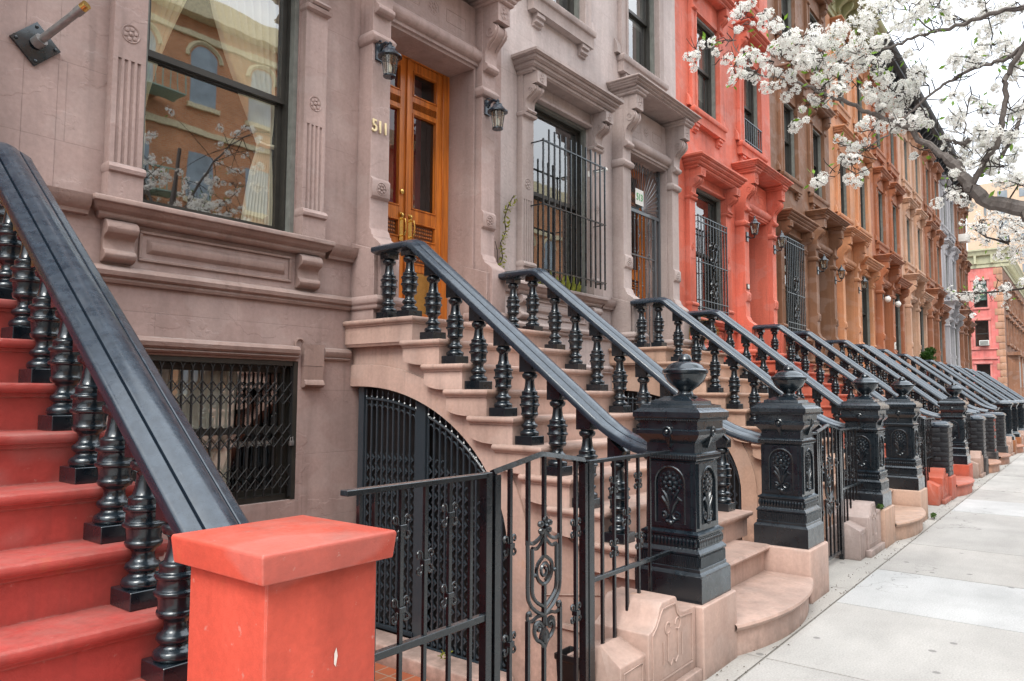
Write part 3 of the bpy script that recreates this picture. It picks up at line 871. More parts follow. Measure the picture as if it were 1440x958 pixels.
def double_door(mb):
    """two oak leaves in a frame; returns the x ranges of the glass"""
    y = 5.655
    z0, z1 = 2.262, 5.24
    a, b = DX - 0.60, DX + 0.60
    fr = 0.058
    mb.box(DX - 0.645, a + fr, y - 0.05, y + 0.07, z0 + 0.003, z1)
    mb.box(b - fr, DX + 0.645, y - 0.05, y + 0.07, z0 + 0.003, z1)
    mb.box(a + fr, b - fr, y - 0.049, y + 0.069, z1 - fr, z1 - 0.001)
    out = []
    for s in (0, 1):
        lx0 = a + fr if s == 0 else DX + 0.006
        lx1 = DX - 0.006 if s == 0 else b - fr
        st = 0.082
        rails = [(z0 + 0.01, z0 + 0.20), (2.90, 2.98), (3.16, 3.24), (3.43, 3.565), (4.615, 4.66), (4.735, 4.80), (z1 - fr - 0.10, z1 - fr - 0.006)]
        mb.box(lx0, lx0 + st, y - 0.03, y + 0.025, z0 + 0.008, z1 - fr - 0.004)
        mb.box(lx1 - st, lx1, y - 0.03, y + 0.025, z0 + 0.008, z1 - fr - 0.004)
        for c, d in rails:
            mb.box(lx0 + st, lx1 - st, y - 0.029, y + 0.024, c, d)
        g0, g1 = lx0 + st, lx1 - st
        for (c, d) in ((3.565, 4.615), (4.80, z1 - fr - 0.10), (2.98, 3.16), (3.24, 3.43)):
            t = 0.015
            for q in ((g0, g1, c, c + t), (g0, g1, d - t, d), (g0, g0 + t, c + t, d - t), (g1 - t, g1, c + t, d - t)):
                mb.box(q[0], q[1], y - 0.040, y + 0.01, q[2], q[3])
        # louvred strip and plain lower panel
        mb.box(g0, g1, y - 0.004, y + 0.01, 4.66, 4.735, 1)
        for k in range(6):
            mb.box(g0 + 0.004, g1 - 0.004, y - 0.022, y - 0.002, 4.664 + k * 0.012, 4.670 + k * 0.012, 1)
        for c, d in ((2.98, 3.16), (3.24, 3.43)):
            mb.box(g0 + 0.02, g1 - 0.02, y - 0.006, y + 0.01, c + 0.02, d - 0.02, 1)
            for i in range(9):
                for j in range(3):
                    mb.blob((g0 + 0.05 + (g1 - g0 - 0.10) * i / 8, y - 0.008, c + 0.055 + (d - c - 0.11) * j / 2), 0.014, 0.012, 0.014, 6, 4, 1)
        mb.box(g0, g1, y - 0.01, y + 0.01, 2.46, 2.90, 2)
        out.append((g0 + 0.018, g1 - 0.018))
    mb.box(DX - 0.012, DX + 0.028, y - 0.052, y - 0.028, z0 + 0.012, z1 - fr - 0.01)
    return out

def deep_door(mb):
    """plain dark single door with a glazed upper half, far back in its recess"""
    y = 5.72
    z0, z1 = 2.262, 5.19
    a, b = DX - 0.645, DX + 0.645
    mb.box(a, a + 0.07, y - 0.04, y + 0.06, z0 + 0.002, z1)
    mb.box(b - 0.07, b, y - 0.04, y + 0.06, z0 + 0.002, z1)
    mb.box(a + 0.07, b - 0.07, y - 0.039, y + 0.059, 4.45, 4.53)
    mb.box(a + 0.07, b - 0.07, y - 0.039, y + 0.059, z1 - 0.07, z1 - 0.001)
    mb.box(a + 0.07, DX - 0.005, y - 0.01, y + 0.03, z0 + 0.01, 4.45)
    mb.box(DX + 0.005, b - 0.07, y - 0.01, y + 0.03, z0 + 0.01, 4.45)
    for s in (-1, 1):
        for c, d in ((2.5, 3.1), (3.3, 4.3)):
            x = DX + s * 0.29
            t = 0.03
            for q in ((x - 0.2, x + 0.2, c, c + t), (x - 0.2, x + 0.2, d - t, d), (x - 0.2, x - 0.2 + t, c + t, d - t), (x + 0.2 - t, x + 0.2, c + t, d - t)):
                mb.box(q[0], q[1], y - 0.025, y, q[2], q[3])

def build_house(mirror, door, x0=0.0, x1=W, blinds=(0, 1, 2, 3)):
    """one brownstone in its own coordinates (origin at its left corner on the ground)"""
    mr = W if mirror else None
    root = empty('brownstone_house')
    def part(name, mb, mat, parent=root, **k):
        return mb.build(name, mat, parent, mirror=mr, **k)
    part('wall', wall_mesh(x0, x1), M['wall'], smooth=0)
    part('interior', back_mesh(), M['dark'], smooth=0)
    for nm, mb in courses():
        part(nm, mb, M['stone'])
    mb = MB(); basement_lintel(mb); part('basement_lintel', mb, M['stone'])
    mb = MB(); basement_bracket(mb); part('bracket', mb, M['stone'])
    mb = MB(); hood_window(mb); part('window_surround', mb, M['stone'], bevel=0.0035, seg=1)
    mb = MB(); sill_parlour(mb); part('window_sill', mb, M['stone'], bevel=0.004, seg=1)
    mb = MB(); door_surround(mb); part('door_surround', mb, M['stone'], bevel=0.0035, seg=1)
    for (a, b), u in [(f, u) for f in FLOORS for u in (UP1, UP2)]:
        mb = MB(); hood_upper(mb, u, a, b); part('window_surround', mb, M['stone'], bevel=0.004, seg=1)
    mb = MB(); roof_cornice(mb); part('roof_cornice', mb, M['stone'])
    # windows
    for i, (h, meet, yy) in enumerate([(PWIN, 4.13, 5.425), (BWIN, 1.3, 5.415)] + [(u, (u[2] + u[3]) / 2 + 0.05, 5.42) for u in UWINS]):
        mb = MB(); sash(mb, h[0] + 0.001, h[1] - 0.001, h[2] + 0.001, h[3] - 0.001, yy, meet)
        w = part('window', mb, [M['frame'], M['greyframe'] if i != 1 else M['frame']])
        mb = MB(); panes(mb, h[0], h[1], h[2], h[3], yy, meet)
        part('pane', mb, M['glass'], w, smooth=0)
        if i >= 2 and i - 2 in blinds:
            mb = MB(); curtain_mesh(mb, yy + 0.16, [(h[3], h[0], h[1]), (h[2] + (0.5, 0.9, 0.2, 0.7)[i - 2], h[0], h[1])], 6, 0.004)
            part('blind', mb, M['blind'], w)
    # door
    if door == 'oak':
        mb = MB(); gl = double_door(mb)
        d = part('door', mb, [M['wood'], M['darkwood'], M['brass']], bevel=0.003, seg=1)
        for g0, g1 in gl:
            mb = MB()
            for c, e in ((3.575, 4.605), (4.81, 5.075)):
                mb.add([(g0, 5.66, c), (g1, 5.66, c), (g1, 5.66, e), (g0, 5.66, e)], [(0, 1, 2, 3)])
            part('pane', mb, M['doorglass'], d, smooth=0)
    else:
        mb = MB(); deep_door(mb); d = part('door', mb, M['darkdoor'], bevel=0.004, seg=1)
        mb = MB(); mb.add([(DX - 0.57, 5.74, 4.53), (DX + 0.57, 5.74, 4.53), (DX + 0.57, 5.74, 5.12), (DX - 0.57, 5.74, 5.12)], [(0, 1, 2, 3)])
        part('pane', mb, M['glass'], d, smooth=0)
    # shallow hall behind the door
    mb = MB()
    mb.add([(DX - 0.64, 6.05, 2.25), (DX + 0.64, 6.05, 2.25), (DX + 0.64, 6.05, 5.25), (DX - 0.64, 6.05, 5.25)], [(0, 1, 2, 3)])
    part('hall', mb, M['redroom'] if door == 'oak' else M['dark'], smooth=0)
    return root

def scissor_gate(mb, x0, x1, z0, z1, y):
    """folding security gate of a basement window"""
    n = 16
    dx = (x1 - x0) / n
    for k in range(n + 1):
        x = x0 + k * dx
        mb.box(x - 0.006, x + 0.006, y - 0.008, y + 0.008, z0 + (0.0 if k in (0, n) else 0.02), z1 - 0.10)
    for k in range(n):
        x = x0 + k * dx
        mb.tube([(x + dx / 2 - dx / 2 * cos(t), y - 0.006, z1 - 0.10 + 0.07 * sin(t)) for t in [pi * q / 8 for q in range(9)]], 0.007, 4)
        for zc in (z1 - 0.36, z1 - 0.71, z1 - 1.05):
            for q in (0, 0.10):
                mb.tube([(x, y - 0.010, zc + q), (x + dx, y - 0.010, zc + q + 0.09)], 0.005, 8)
                mb.tube([(x, y - 0.002, zc + q + 0.09), (x + dx, y - 0.002, zc + q)], 0.005, 8)
    mb.box(x0 - 0.03, x0 + 0.01, y - 0.02, y + 0.02, z0, z1)
    mb.box(x1 + 0.0, x1 + 0.04, y - 0.02, y + 0.02, z0, z1)
    mb.box(x0 + 0.01, x1, y - 0.018, y + 0.018, z1 - 0.022, z1 - 0.001)

def bar_guard(mb, x0, x1, z0, z1, y, n, rails, spikes=0.0, r=0.009, back=YW):
    for k in range(n):
        x = x0 + (x1 - x0) * k / (n - 1)
        zt = z1 + (spikes if 0 < k < n - 1 else 0)
        mb.box(x - r, x + r, y - r, y + r, z0, zt)
    for z in rails:
        mb.box(x0 - 0.012, x1 + 0.012, y - 0.016, y - 0.0005 + 0.014, z - 0.007, z + 0.007)
        for x in (x0, x1):
            mb.box(x - 0.008, x + 0.008, y + 0.012, back + 0.01, z - 0.006, z + 0.006)

def scroll(mb, cx, cz, y, r, turns, s=1, flip=1, tr=0.006):
    n = int(14 * turns)
    mb.tube([(cx + s * r * (1 - 0.75 * k / n) * cos(2 * pi * turns * k / n), y, cz + flip * r * (1 - 0.75 * k / n) * sin(2 * pi * turns * k / n)) for k in range(n + 1)], tr, 5)

# ------------------------------------------------------------------ stoops (own coordinates: middle of the stairs is x = 0)
RISE, TREAD = 0.2055, 0.2525
def yn(j): return 4.12 - (10 - j) * TREAD if j < 11 else 4.43
def zt(j): return RISE * j
def rail_under(y): return 2.745 + 0.79 * (y - 4.396)

def nosing(mb, x0, x1, yb, d, z, t=0.05, o=0.04):
    p = [(d, 0.0, z - t - 0.012), (d + 0.010, 0.010, z - t - 0.010), (d + 0.013, 0.013, z - t + 0.004), (d + o * 0.72, o * 0.72, z - t + 0.008), (d + o * 0.95, o * 0.95, z - t * 0.62), (d + o, o, z - t * 0.38), (d + o * 0.9, o * 0.9, z - t * 0.14), (d + o * 0.62, o * 0.62, z - 0.001), (d + o * 0.3, o * 0.3, z)]
    mb.mould(p, x0, x1, yb)

TRI = [(0, 3.18, 0.75), (0, 3.16, 0.17), (0, 2.52, 0.27)]

def stairs_mesh():
    mb = MB()
    hx = 1.0
    for j in range(2, 12):
        a, z = yn(j), zt(j)
        if j == 2:
            mb.box(-0.85, 0.72, a + 0.04, a + 0.45, 0.0, z - 0.05)
            mb.mould([(0.33, 0, z - 0.055), (0.36, 0, z - 0.05), (0.40, 0, z - 0.035), (0.405, 0, z - 0.02), (0.39, 0, z - 0.003), (0.37, 0, z)], -0.85, 0.72, a + 0.40)
            continue
        if j == 11:
            yb = YW - 0.006
            mb.box(-hx, hx, a + 0.04, YW + 0.01, z - 0.21, z - 0.06)
            nosing(mb, -hx, hx, yb, yb - a - 0.04, z)
            mb.mould([(0.885, -0.02, z - 0.235), (0.885, 0.0, z - 0.205)], -hx, hx, YW)
            mb.box(-hx + 0.05, hx - 0.05, a + 0.055, YW + 0.01, z - RISE - 0.03, z - 0.2)
            continue
        yb = a + 0.46
        nosing(mb, -hx, hx, yb, 0.42, z)
        yf = a + 0.04
        zl = zt(j - 1) - 0.002
        # end block with a curved bracket below it
        cur = [(yf + 0.42 - 0.24 * (1 - cos(t)) , z - 0.145 - (z - 0.145 - zl) * sin(t)) for t in [k * (pi / 2) / 6 for k in range(7)]]
        pts = [(yf, zl), (yf, z - 0.05), (yf + 0.42, z - 0.05), (yf + 0.42, z - 0.14)] + cur
        mb.prism(pts, 'yz', -hx + 0.002, hx - 0.002)
    # side walls with the arch below the landing
    arch = [(5.2 - 1.70 * sin(t), 0.40 + 1.27 * cos(t)) for t in [k * (pi / 2) / 22 for k in range(23)]]
    for s in (-1, 1):
        top = []
        for j in range(2, 12):
            top += [(yn(j) + 0.06, zt(j - 1) - 0.03), (yn(j) + 0.06, zt(j) - 0.055)]
        out = [(yn(2) + 0.06, -0.56)] + top[1:] + [(YW + 0.01, zt(11) - 0.055)] + ([(YW + 0.01, 1.67)] + arch + [(3.50, -0.56)] if s < 0 else [(YW + 0.01, -0.56)])
        xa, xb = sorted((s * 0.905, s * 0.80))
        mb.prism(out, 'yz', xa, xb)
        # raised band along the arch
        o2 = [(5.2 - 1.90 * sin(t), 0.40 + 1.47 * cos(t)) for t in [k * (pi / 2) / 22 for k in range(23)]]
        i2 = [(5.2 - 1.705 * sin(t), 0.40 + 1.275 * cos(t)) for t in [k * (pi / 2) / 22 for k in range(23)]]
        band = [(YW + 0.008, 1.87)] + o2 + [(3.30, -0.54), (3.495, -0.54)] + i2[::-1] + [(YW + 0.008, 1.675)]
        xa, xb = sorted((s * 0.93, s * 0.85))
        mb.prism(band, 'yz', xa, xb)
        # grooved triangular panel and a ledge below it
        for q, w in ((TRI, 0.010), ([(s * 0.905, 3.48, -0.02), (s * 0.905, 2.2, -0.02)], 0.022)):
            mb.tube([(s * 0.906, y, z) for _, y, z in q], w, 5, closed=len(q) > 2)
    # plain wall up to the newel blocks
    return mb

def bottom_step_mesh():
    mb = MB()
    n = 14
    def edge(o):
        pts = []
        for k in range(n + 1):
            x = -0.84 + 1.53 * k / n
            t = (x + 0.06) / 0.74
            pts.append((x, 1.80 - 0.125 * (1 - t * t) - o))
        return pts
    base = [(-0.84, 2.2)] + edge(0.0) + [(0.69, 2.2)]
    mb.prism(base, 'xy', 0.0, zt(1) - 0.05)
    rings = [(0.0, -0.055), (0.018, -0.05), (0.034, -0.038), (0.040, -0.022), (0.034, -0.006), (0.016, 0.0)]
    v = []; f = []
    for o, dz in rings:
        v += [(x, y, zt(1) + dz) for x, y in edge(o)]
    m = n + 1
    for i in range(len(rings) - 1):
        for k in range(n):
            f.append((i * m + k, i * m + k + 1, (i + 1) * m + k + 1, (i + 1) * m + k))
    b = (len(rings) - 1) * m
    v += [(0.69, 2.2, zt(1)), (-0.84, 2.2, zt(1))]
    f.append([b + k for k in range(m)] + [len(v) - 2, len(v) - 1])
    mb.add(v, f)
    return mb

RAILPROF = [(-0.07, -0.016), (-0.108, -0.004), (-0.122, 0.002), (-0.122, 0.034), (-0.116, 0.043), (-0.106, 0.047), (-0.070, 0.060), (-0.066, 0.058), (-0.062, 0.047), (-0.058, 0.062), (-0.040, 0.074), (-0.018, 0.081), (0.0, 0.083),
            (0.018, 0.081), (0.040, 0.074), (0.058, 0.062), (0.062, 0.047), (0.066, 0.058), (0.070, 0.060), (0.106, 0.047), (0.116, 0.043), (0.122, 0.034), (0.122, 0.002), (0.108, -0.004), (0.07, -0.016)]

def rail_mesh(out_dx, easing=True):
    """hand rail: level at the door, straight down, easing level into the newel"""
    path = [(4.985, 2.858), (4.60, 2.858), (4.54, 2.852), (4.49, 2.825)]
    y = 4.45
    while y > 2.80:
        path.append((y, rail_under(y))); y -= 0.2
    if not easing:
        path += [(2.5, rail_under(2.5)), (2.2, rail_under(2.2)), (2.08, rail_under(2.08))]
    p0 = (2.72, rail_under(2.72)); p1 = (2.48, rail_under(2.48)); p2 = (2.16, 1.20)
    for k in range(7 if easing else 0):
        t = k / 6
        path.append(((1 - t) ** 2 * p0[0] + 2 * t * (1 - t) * p1[0] + t * t * p2[0], (1 - t) ** 2 * p0[1] + 2 * t * (1 - t) * p1[1] + t * t * p2[1]))
    mb = MB()
    v = []; f = []
    m = len(RAILPROF)
    for i, (y, z) in enumerate(path):
        a = path[max(i - 1, 0)]; b = path[min(i + 1, len(path) - 1)]
        dy, dz = b[0] - a[0], b[1] - a[1]
        l = math.hypot(dy, dz); ny, nz = dz / l, -dy / l
        if nz < 0: ny, nz = -ny, -nz
        k = 1 / max(nz, 0.75)
        dx = out_dx * max(0.0, (2.72 - y) / 0.56) ** 1.6 if y < 2.72 and easing else 0.0
        for u, h in RAILPROF:
            v.append((u + dx, y + ny * h * k * 0.6, z + nz * h * k + 0.4 * 0))
    n = len(path)
    for i in range(n - 1):
        for k in range(m):
            f.append((i * m + k, i * m + (k + 1) % m, (i + 1) * m + (k + 1) % m, (i + 1) * m + k))
    f.append(list(range(m))); f.append(list(range((n - 1) * m, n * m))[::-1])
    mb.add(v, f)
    return mb

BAL = [(0.050, 0.062), (0.066, 0.066), (0.073, 0.078), (0.073, 0.088), (0.068, 0.099), (0.054, 0.106), (0.046, 0.116), (0.046, 0.122), (0.058, 0.128), (0.064, 0.140), (0.060, 0.152), (0.047, 0.160), (0.040, 0.172), (0.039, 0.192), (0.046, 0.204),
       (0.060, 0.212), (0.066, 0.224), (0.066, 0.232), (0.061, 0.236), (0.062, 0.260), (0.066, 0.282), (0.067, 0.284), (0.076, 0.288), (0.077, 0.298), (0.075, 0.303), (0.067, 0.306), (0.067, 0.342), (0.075, 0.346), (0.076, 0.356), (0.073, 0.362), (0.060, 0.366), (0.060, 0.384), (0.062, 0.388), (0.058, 0.396),
       (0.046, 0.402), (0.039, 0.430), (0.034, 0.472), (0.036, 0.486), (0.052, 0.496), (0.058, 0.510), (0.058, 0.524), (0.047, 0.532), (0.043, 0.545)]

def baluster_mesh(sloped):
    mb = MB()
    mb.box(-0.078, 0.078, -0.078, 0.078, 0.001, 0.066)
    mb.lathe(BAL, 0, 0, 0, 18)
    h = 0.058
    if sloped:
        z0 = 0.645; k = 0.79 * h
        v = [(-h, -h, 0.54), (h, -h, 0.54), (h, h, 0.54), (-h, h, 0.54), (-h, -h, z0 - k + 0.01), (h, -h, z0 - k + 0.01), (h, h, z0 + k + 0.01), (-h, h, z0 + k + 0.01)]
        mb.add(v, [(0, 3, 2, 1), (4, 5, 6, 7), (0, 1, 5, 4), (1, 2, 6, 5), (2, 3, 7, 6), (3, 0, 4, 7)])
    else:
        mb.box(-h, h, -h, h, 0.54, 0.612)
    return mb

def arch_gate_mesh(mb, s):
    """iron gate filling the arch in the side of a stoop; s = side"""
    x = s * 0.86
    def top(y):
        q = (5.2 - y) / 1.70
        return 0.40 + 1.27 * math.sqrt(max(0.0, 1 - q * q)) if y < 5.2 else 1.67
    for (a, b) in ((5.20, 5.27), (4.42, 4.53)):
        mb.box(x - 0.02, x + 0.02, a, b, -0.45, top(a) + 0.01)
    lv = [(4.55, 5.18, -0.38), (3.54, 4.40, -0.46)]
    for a, b, zb in lv:
        mb.box(x - 0.015, x + 0.015, a, b, zb - 0.03, zb)
        n = max(4, int((b - a) / 0.066))
        pr = None
        for k in range(n + 1):
            y = a + (b - a) * k / n
            t = top(y) - 0.10
            if t < zb + 0.15:
                pr = None
                continue
            mb.box(x - 0.006, x + 0.006, y - 0.0075, y + 0.0075, zb, t - 0.02)
            zz = zb + 0.02; q = 0; pts = []
            while zz < min(t - 0.30, 1.12):
                pts.append((x - s * 0.012, y + (0.026 if q % 2 else -0.026), zz)); zz += 0.050; q += 1
            if len(pts) > 2:
                mb.tube(pts, 0.010, 4)
            if pr is not None:
                yp, tp = pr
                mb.tube([(x, (y + yp) / 2 - (y - yp) / 2 * cos(w), (t + tp) / 2 - 0.10 + (t - tp) / 2 * (-cos(w)) * 1.0 + 0.045 * sin(w)) for w in [pi * i / 7 for i in range(8)]], 0.007, 4)
            pr = (y, t)
            mb.lathe([(0.004, 0), (0.014, 0.03), (0.006, 0.045), (0.012, 0.06), (0.001, 0.10)], x, y, t - 0.02, 6)
        ys = [a + (b - a) * k / 14 for k in range(15)]
        pts = [(x, y, top(y) - 0.105) for y in ys if top(y) - 0.105 > zb]
        if len(pts) > 1:
            mb.tube(pts, 0.013, 6)

def make_stoop():
    root = empty('stoop')
    stairs_mesh().build('stairs', M['step'], root, bevel=0.006, seg=2)
    bottom_step_mesh().build('bottom_step', M['step'], root)
    for s in (-1, 1):
        r = rail_mesh(-0.10 if s < 0 else 0.03).build('handrail', M['rail'], root, smooth=40)
        r.location = (s * 0.895, 0, 0)
    bs = bl = None
    for s in (-1, 1):
        for j in range(3, 11):
            y = 4.33 - (10 - j) * TREAD
            if bs is None:
                bs = baluster_mesh(True).build('baluster', M['iron'], root, bevel=0.004, seg=1); o = bs
            else:
                o = bs.copy(); COL.objects.link(o); adopt(o, root)
            o.location = (s * 0.895, y, zt(j))
        for y in (4.615, 4.875):
            if bl is None:
                bl = baluster_mesh(False).build('baluster', M['iron'], root, bevel=0.004, seg=1); o = bl
            else:
                o = bl.copy(); COL.objects.link(o); adopt(o, root)
            o.location = (s * 0.895, y, zt(11) - 0.004)
    mb = MB(); arch_gate_mesh(mb, -1); g = mb.build('areaway_gate', M['grille'], root)
    mb = MB(); ap = [(5.32, -0.55), (5.32, 1.69)] + [(5.2 - 1.71 * sin(t), 0.40 + 1.29 * cos(t)) for t in [k * (pi / 2) / 12 for k in range(13)]] + [(3.49, -0.55)]; mb.add([(-0.785, y, z) for y, z in ap], [list(range(len(ap)))]); mb.build('shade_sheet', M['bin'], g, smooth=0)  # added black sheet, stands in for the shade inside the arch
    return root

# ------------------------------------------------------------------ newel posts (own coordinates, on their stone block)
def face_xf(k):
    return Matrix.Rotation(k * pi / 2, 4, 'Z')

def newel_relief():
    mb = MB()
    for k in range(4):
        mb.xf = face_xf(k)
        y = -0.158
        z0, z1, w = 0.84, 1.175, 0.095
        # plate with arched opening
        a = [(-w, z0)]
        arc = [(-w * cos(t), z1 - w * 1.0 + w * sin(t)) for t in [pi * i / 12 for i in range(13)]]
        inner = [(-w, z0)] + arc + [(w, z0)]
        outer = [(-0.135, z0 - 0.022)] + [(-0.135, z1 - w)] + [(-0.135 + 0.27 * i / 10, 1.197) for i in range(11)] + [(0.135, z1 - w)] + [(0.135, z0 - 0.022)]
        m = min(len(inner), len(outer)); inner = inner[:m]; outer = outer[:m]
        v = []; f = []
        for (p, q) in zip(inner, outer):
            v += [(p[0], y - 0.014, p[1]), (q[0], y - 0.014, q[1]), (p[0], y + 0.012, p[1]), (q[0], y + 0.012, q[1])]
        for i in range(m - 1):
            b = i * 4
            f += [(b, b + 1, b + 5, b + 4), (b, b + 4, b + 6, b + 2), (b + 1, b + 3, b + 7, b + 5)]
        b = (m - 1) * 4
        f += [(0, 2, b + 2, b), (1, b + 1, b + 3, 3), (0, b, b + 1, 1)]
        mb.add(v, f)
        mb.tube([(p[0], y - 0.014, p[1]) for p in inner], 0.006, 5)
        # flower, leaves and scrolls
        zc = z1 - 0.10
        mb.blob((0, y - 0.012, zc), 0.019, 0.014, 0.019)
        for i in range(8):
            t = 2 * pi * i / 8
            mb.blob((0.036 * cos(t), y - 0.008, zc + 0.036 * sin(t)), 0.018, 0.012, 0.018, 7, 4)
        for i in range(12):
            t = 2 * pi * i / 12 + 0.2
            mb.blob((0.063 * cos(t), y - 0.002, zc + 0.063 * sin(t)), 0.015, 0.010, 0.015, 6, 4)
        mb.tube([(0, y - 0.004, zc - 0.05), (0.003, y - 0.006, zc - 0.12), (0, y - 0.004, z0 + 0.02)], 0.009, 6)
        for s in (-1, 1):
            mb.tube([(s * 0.006, y - 0.006, z0 + 0.06), (s * 0.022, y - 0.010, z0 + 0.11), (s * 0.052, y - 0.008, z0 + 0.15), (s * 0.072, y - 0.004, z0 + 0.135)], [0.008, 0.013, 0.012, 0.004], 6)
            mb.tube([(s * 0.008, y - 0.006, z0 + 0.10), (s * 0.03, y - 0.008, z0 + 0.165), (s * 0.058, y - 0.006, z0 + 0.20)], [0.007, 0.012, 0.003], 6)
            pts = [(s * (0.040 + 0.028 * (1 - q / 16) * cos(q * 0.7 + 3.1)), y - 0.006, z0 + 0.048 + 0.028 * (1 - q / 16) * sin(q * 0.7 + 3.1)) for q in range(14)]
            mb.tube(pts, 0.008, 5)
        mb.blob((0, y - 0.012, z0 + 0.004), 0.022, 0.016, 0.016)
        mb.blob((0.02, y - 0.012, z0 + 0.012), 0.012, 0.012, 0.01); mb.blob((-0.02, y - 0.012, z0 + 0.012), 0.012, 0.012, 0.01)
        # leaf band, fluted band, rope mouldings
        for i in range(15):
            x = -0.165 + 0.33 * i / 14
            mb.blob((x, -0.183, 0.737), 0.011, 0.010, 0.026, 6, 4)
        for i in range(27):
            x = -0.178 + 0.356 * i / 26
            mb.box(x - 0.004, x + 0.004, -0.198, -0.190, 0.602, 0.660)
        for i in range(22):
            x = -0.172 + 0.344 * i / 21
            mb.blob((x, -0.176, 1.235), 0.010, 0.008, 0.014, 5, 4)
        for i in range(30):
            x = -0.205 + 0.41 * i / 29
            mb.blob((x, -0.208, 1.459), 0.009, 0.009, 0.009, 5, 4)
        # drop ornament
        mb.tube([(0.028 * cos(t), -0.205, 1.385 + 0.028 * sin(t)) for t in [2 * pi * q / 14 for q in range(14)]], 0.007, 5, closed=True)
        mb.blob((0, -0.205, 1.385), 0.014, 0.014, 0.014)
        v = [(-0.022, -0.205, 1.365), (0.022, -0.205, 1.365), (0, -0.172, 1.285), (-0.022, -0.16, 1.365), (0.022, -0.16, 1.365), (0, -0.15, 1.285)]
        mb.add(v, [(0, 1, 2), (3, 5, 4), (0, 2, 5, 3), (1, 4, 5, 2), (0, 3, 4, 1)])
    mb.xf = None
    return mb

NEWEL = [(0.215, 0.404), (0.215, 0.555), (0.207, 0.568), (0.197, 0.575), (0.197, 0.592), (0.191, 0.598), (0.191, 0.664), (0.198, 0.672), (0.198, 0.682), (0.186, 0.696), (0.178, 0.704), (0.178, 0.768), (0.187, 0.776), (0.187, 0.788), (0.170, 0.797), (0.163, 0.803), (0.158, 1.205), (0.170, 1.216), (0.174, 1.235), (0.170, 1.252), (0.157, 1.26), (0.157, 1.315), (0.170, 1.33), (0.197, 1.36), (0.205, 1.37), (0.205, 1.392), (0.190, 1.40), (0.190, 1.448), (0.200, 1.456), (0.214, 1.466), (0.220, 1.472), (0.220, 1.503), (0.214, 1.508), (0.185, 1.528), (0.182, 1.545), (0.140, 1.553), (0.136, 1.570), (0.095, 1.586), (0.075, 1.598)]
URN = [(0.072, 1.594), (0.074, 1.602), (0.052, 1.612), (0.044, 1.628), (0.052, 1.640), (0.085, 1.662), (0.112, 1.690), (0.128, 1.720), (0.132, 1.735), (0.140, 1.742), (0.142, 1.758), (0.134, 1.766), (0.118, 1.772), (0.106, 1.790), (0.082, 1.806), (0.056, 1.814), (0.040, 1.818), (0.044, 1.828), (0.040, 1.838), (0.032, 1.852), (0.018, 1.862), (0.002, 1.866)]

def block_mesh(hx=0.25, h=0.405):
    mb = MB(); mb.box(-hx, hx, -0.24, 0.24, -0.02, h)
    return mb

def make_newel():
    root = empty('newel_post')
    block_mesh().build('base_block', M['step'], root, bevel=0.018, seg=3)
    mb = MB(); mb.square(NEWEL, 0, 0)
    sh = mb.build('shaft', M['iron'], root, smooth=25)
    newel_relief().build('relief', M['iron'], sh)
    mb = MB(); mb.lathe(URN, 0.02, -0.02, 0, 36, flute=(5, 8, 0.035))
    mb.build('urn_finial', M['iron'], root)
    return root

def make_pier(bare=False):
    root = empty('brick_pier')
    block_mesh(0.24, 0.36).build('base_block', M['step'], root, bevel=0.018, seg=3)
    mb = MB()
    h = 0.076; n = 10
    rnd = random.Random(3)
    mb.box(-0.198, 0.198, -0.198, 0.198, 0.35, 0.36 + n * h)
    for k in range(n):
        z = 0.362 + k * h
        for face in range(4):
            mb.xf = face_xf(face)
            cuts = [-0.212, -0.02, 0.212] if (k + face) % 2 else [-0.212, 0.10, 0.212]
            for a, b in zip(cuts[:-1], cuts[1:]):
                o = rnd.uniform(0, 0.006)
                red = bare and rnd.random() < 0.55 and face == 0
                mb.box(a + 0.004, b - 0.004, -0.208 - o, -0.18, z, z + h - 0.011, 1 if red else 0)
        mb.xf = None
    mb.build('brickwork', [M['blackbrick'], M['redbrick']], root, bevel=0.006, seg=2)
    mb = MB()
    z = 0.362 + n * h
    mb.square([(0.225, z - 0.004), (0.23, z + 0.02), (0.225, z + 0.05), (0.19, z + 0.085), (0.12, z + 0.10)], 0, 0)
    mb.build('coping', M['rail'], root, bevel=0.01)
    return root

def make_boxpost():
    root = empty('iron_gatepost')
    block_mesh(0.25, 0.40).build('base_block', M['step'], root, bevel=0.018, seg=3)
    mb = MB()
    mb.square([(0.215, 0.40), (0.215, 0.50), (0.19, 0.53), (0.165, 0.56), (0.16, 0.60), (0.158, 1.32), (0.17, 1.335), (0.175, 1.36), (0.205, 1.385), (0.21, 1.43), (0.19, 1.45), (0.10, 1.50), (0.02, 1.52)], 0, 0)
    for k in range(4):
        mb.xf = face_xf(k)
        for q in ((-0.12, -0.10, 0.68, 1.26), (0.10, 0.12, 0.68, 1.26), (-0.10, 0.10, 0.68, 0.70), (-0.10, 0.10, 1.24, 1.26)):
            mb.box(q[0], q[1], -0.172, -0.15, q[2], q[3])
    mb.xf = None
    mb.build('shaft', M['iron'], root, bevel=0.005, seg=1)
    return root

# ------------------------------------------------------------------ areaway fence with its gate
FY = 2.02
def collar(mb, x, z, y=FY):
    mb.box(x - 0.016, x + 0.016, y - 0.016, y + 0.012, z - 0.011, z + 0.011)
    for sx in (-1, 1):
        for sz in (-1, 1):
            pts = []
            for k in range(13):
                t = k / 12
                an = -0.5 + t * 5.2
                r = 0.017 * (1 - 0.45 * t)
                pts.append((x + sx * (0.026 - r * cos(an) * 0.9 + 0.004), y, z + sz * (0.028 + r * sin(an))))
            pts = [(x + sx * 0.010, y, z + sz * 0.004)] + pts
            mb.tube(pts, 0.006, 5)

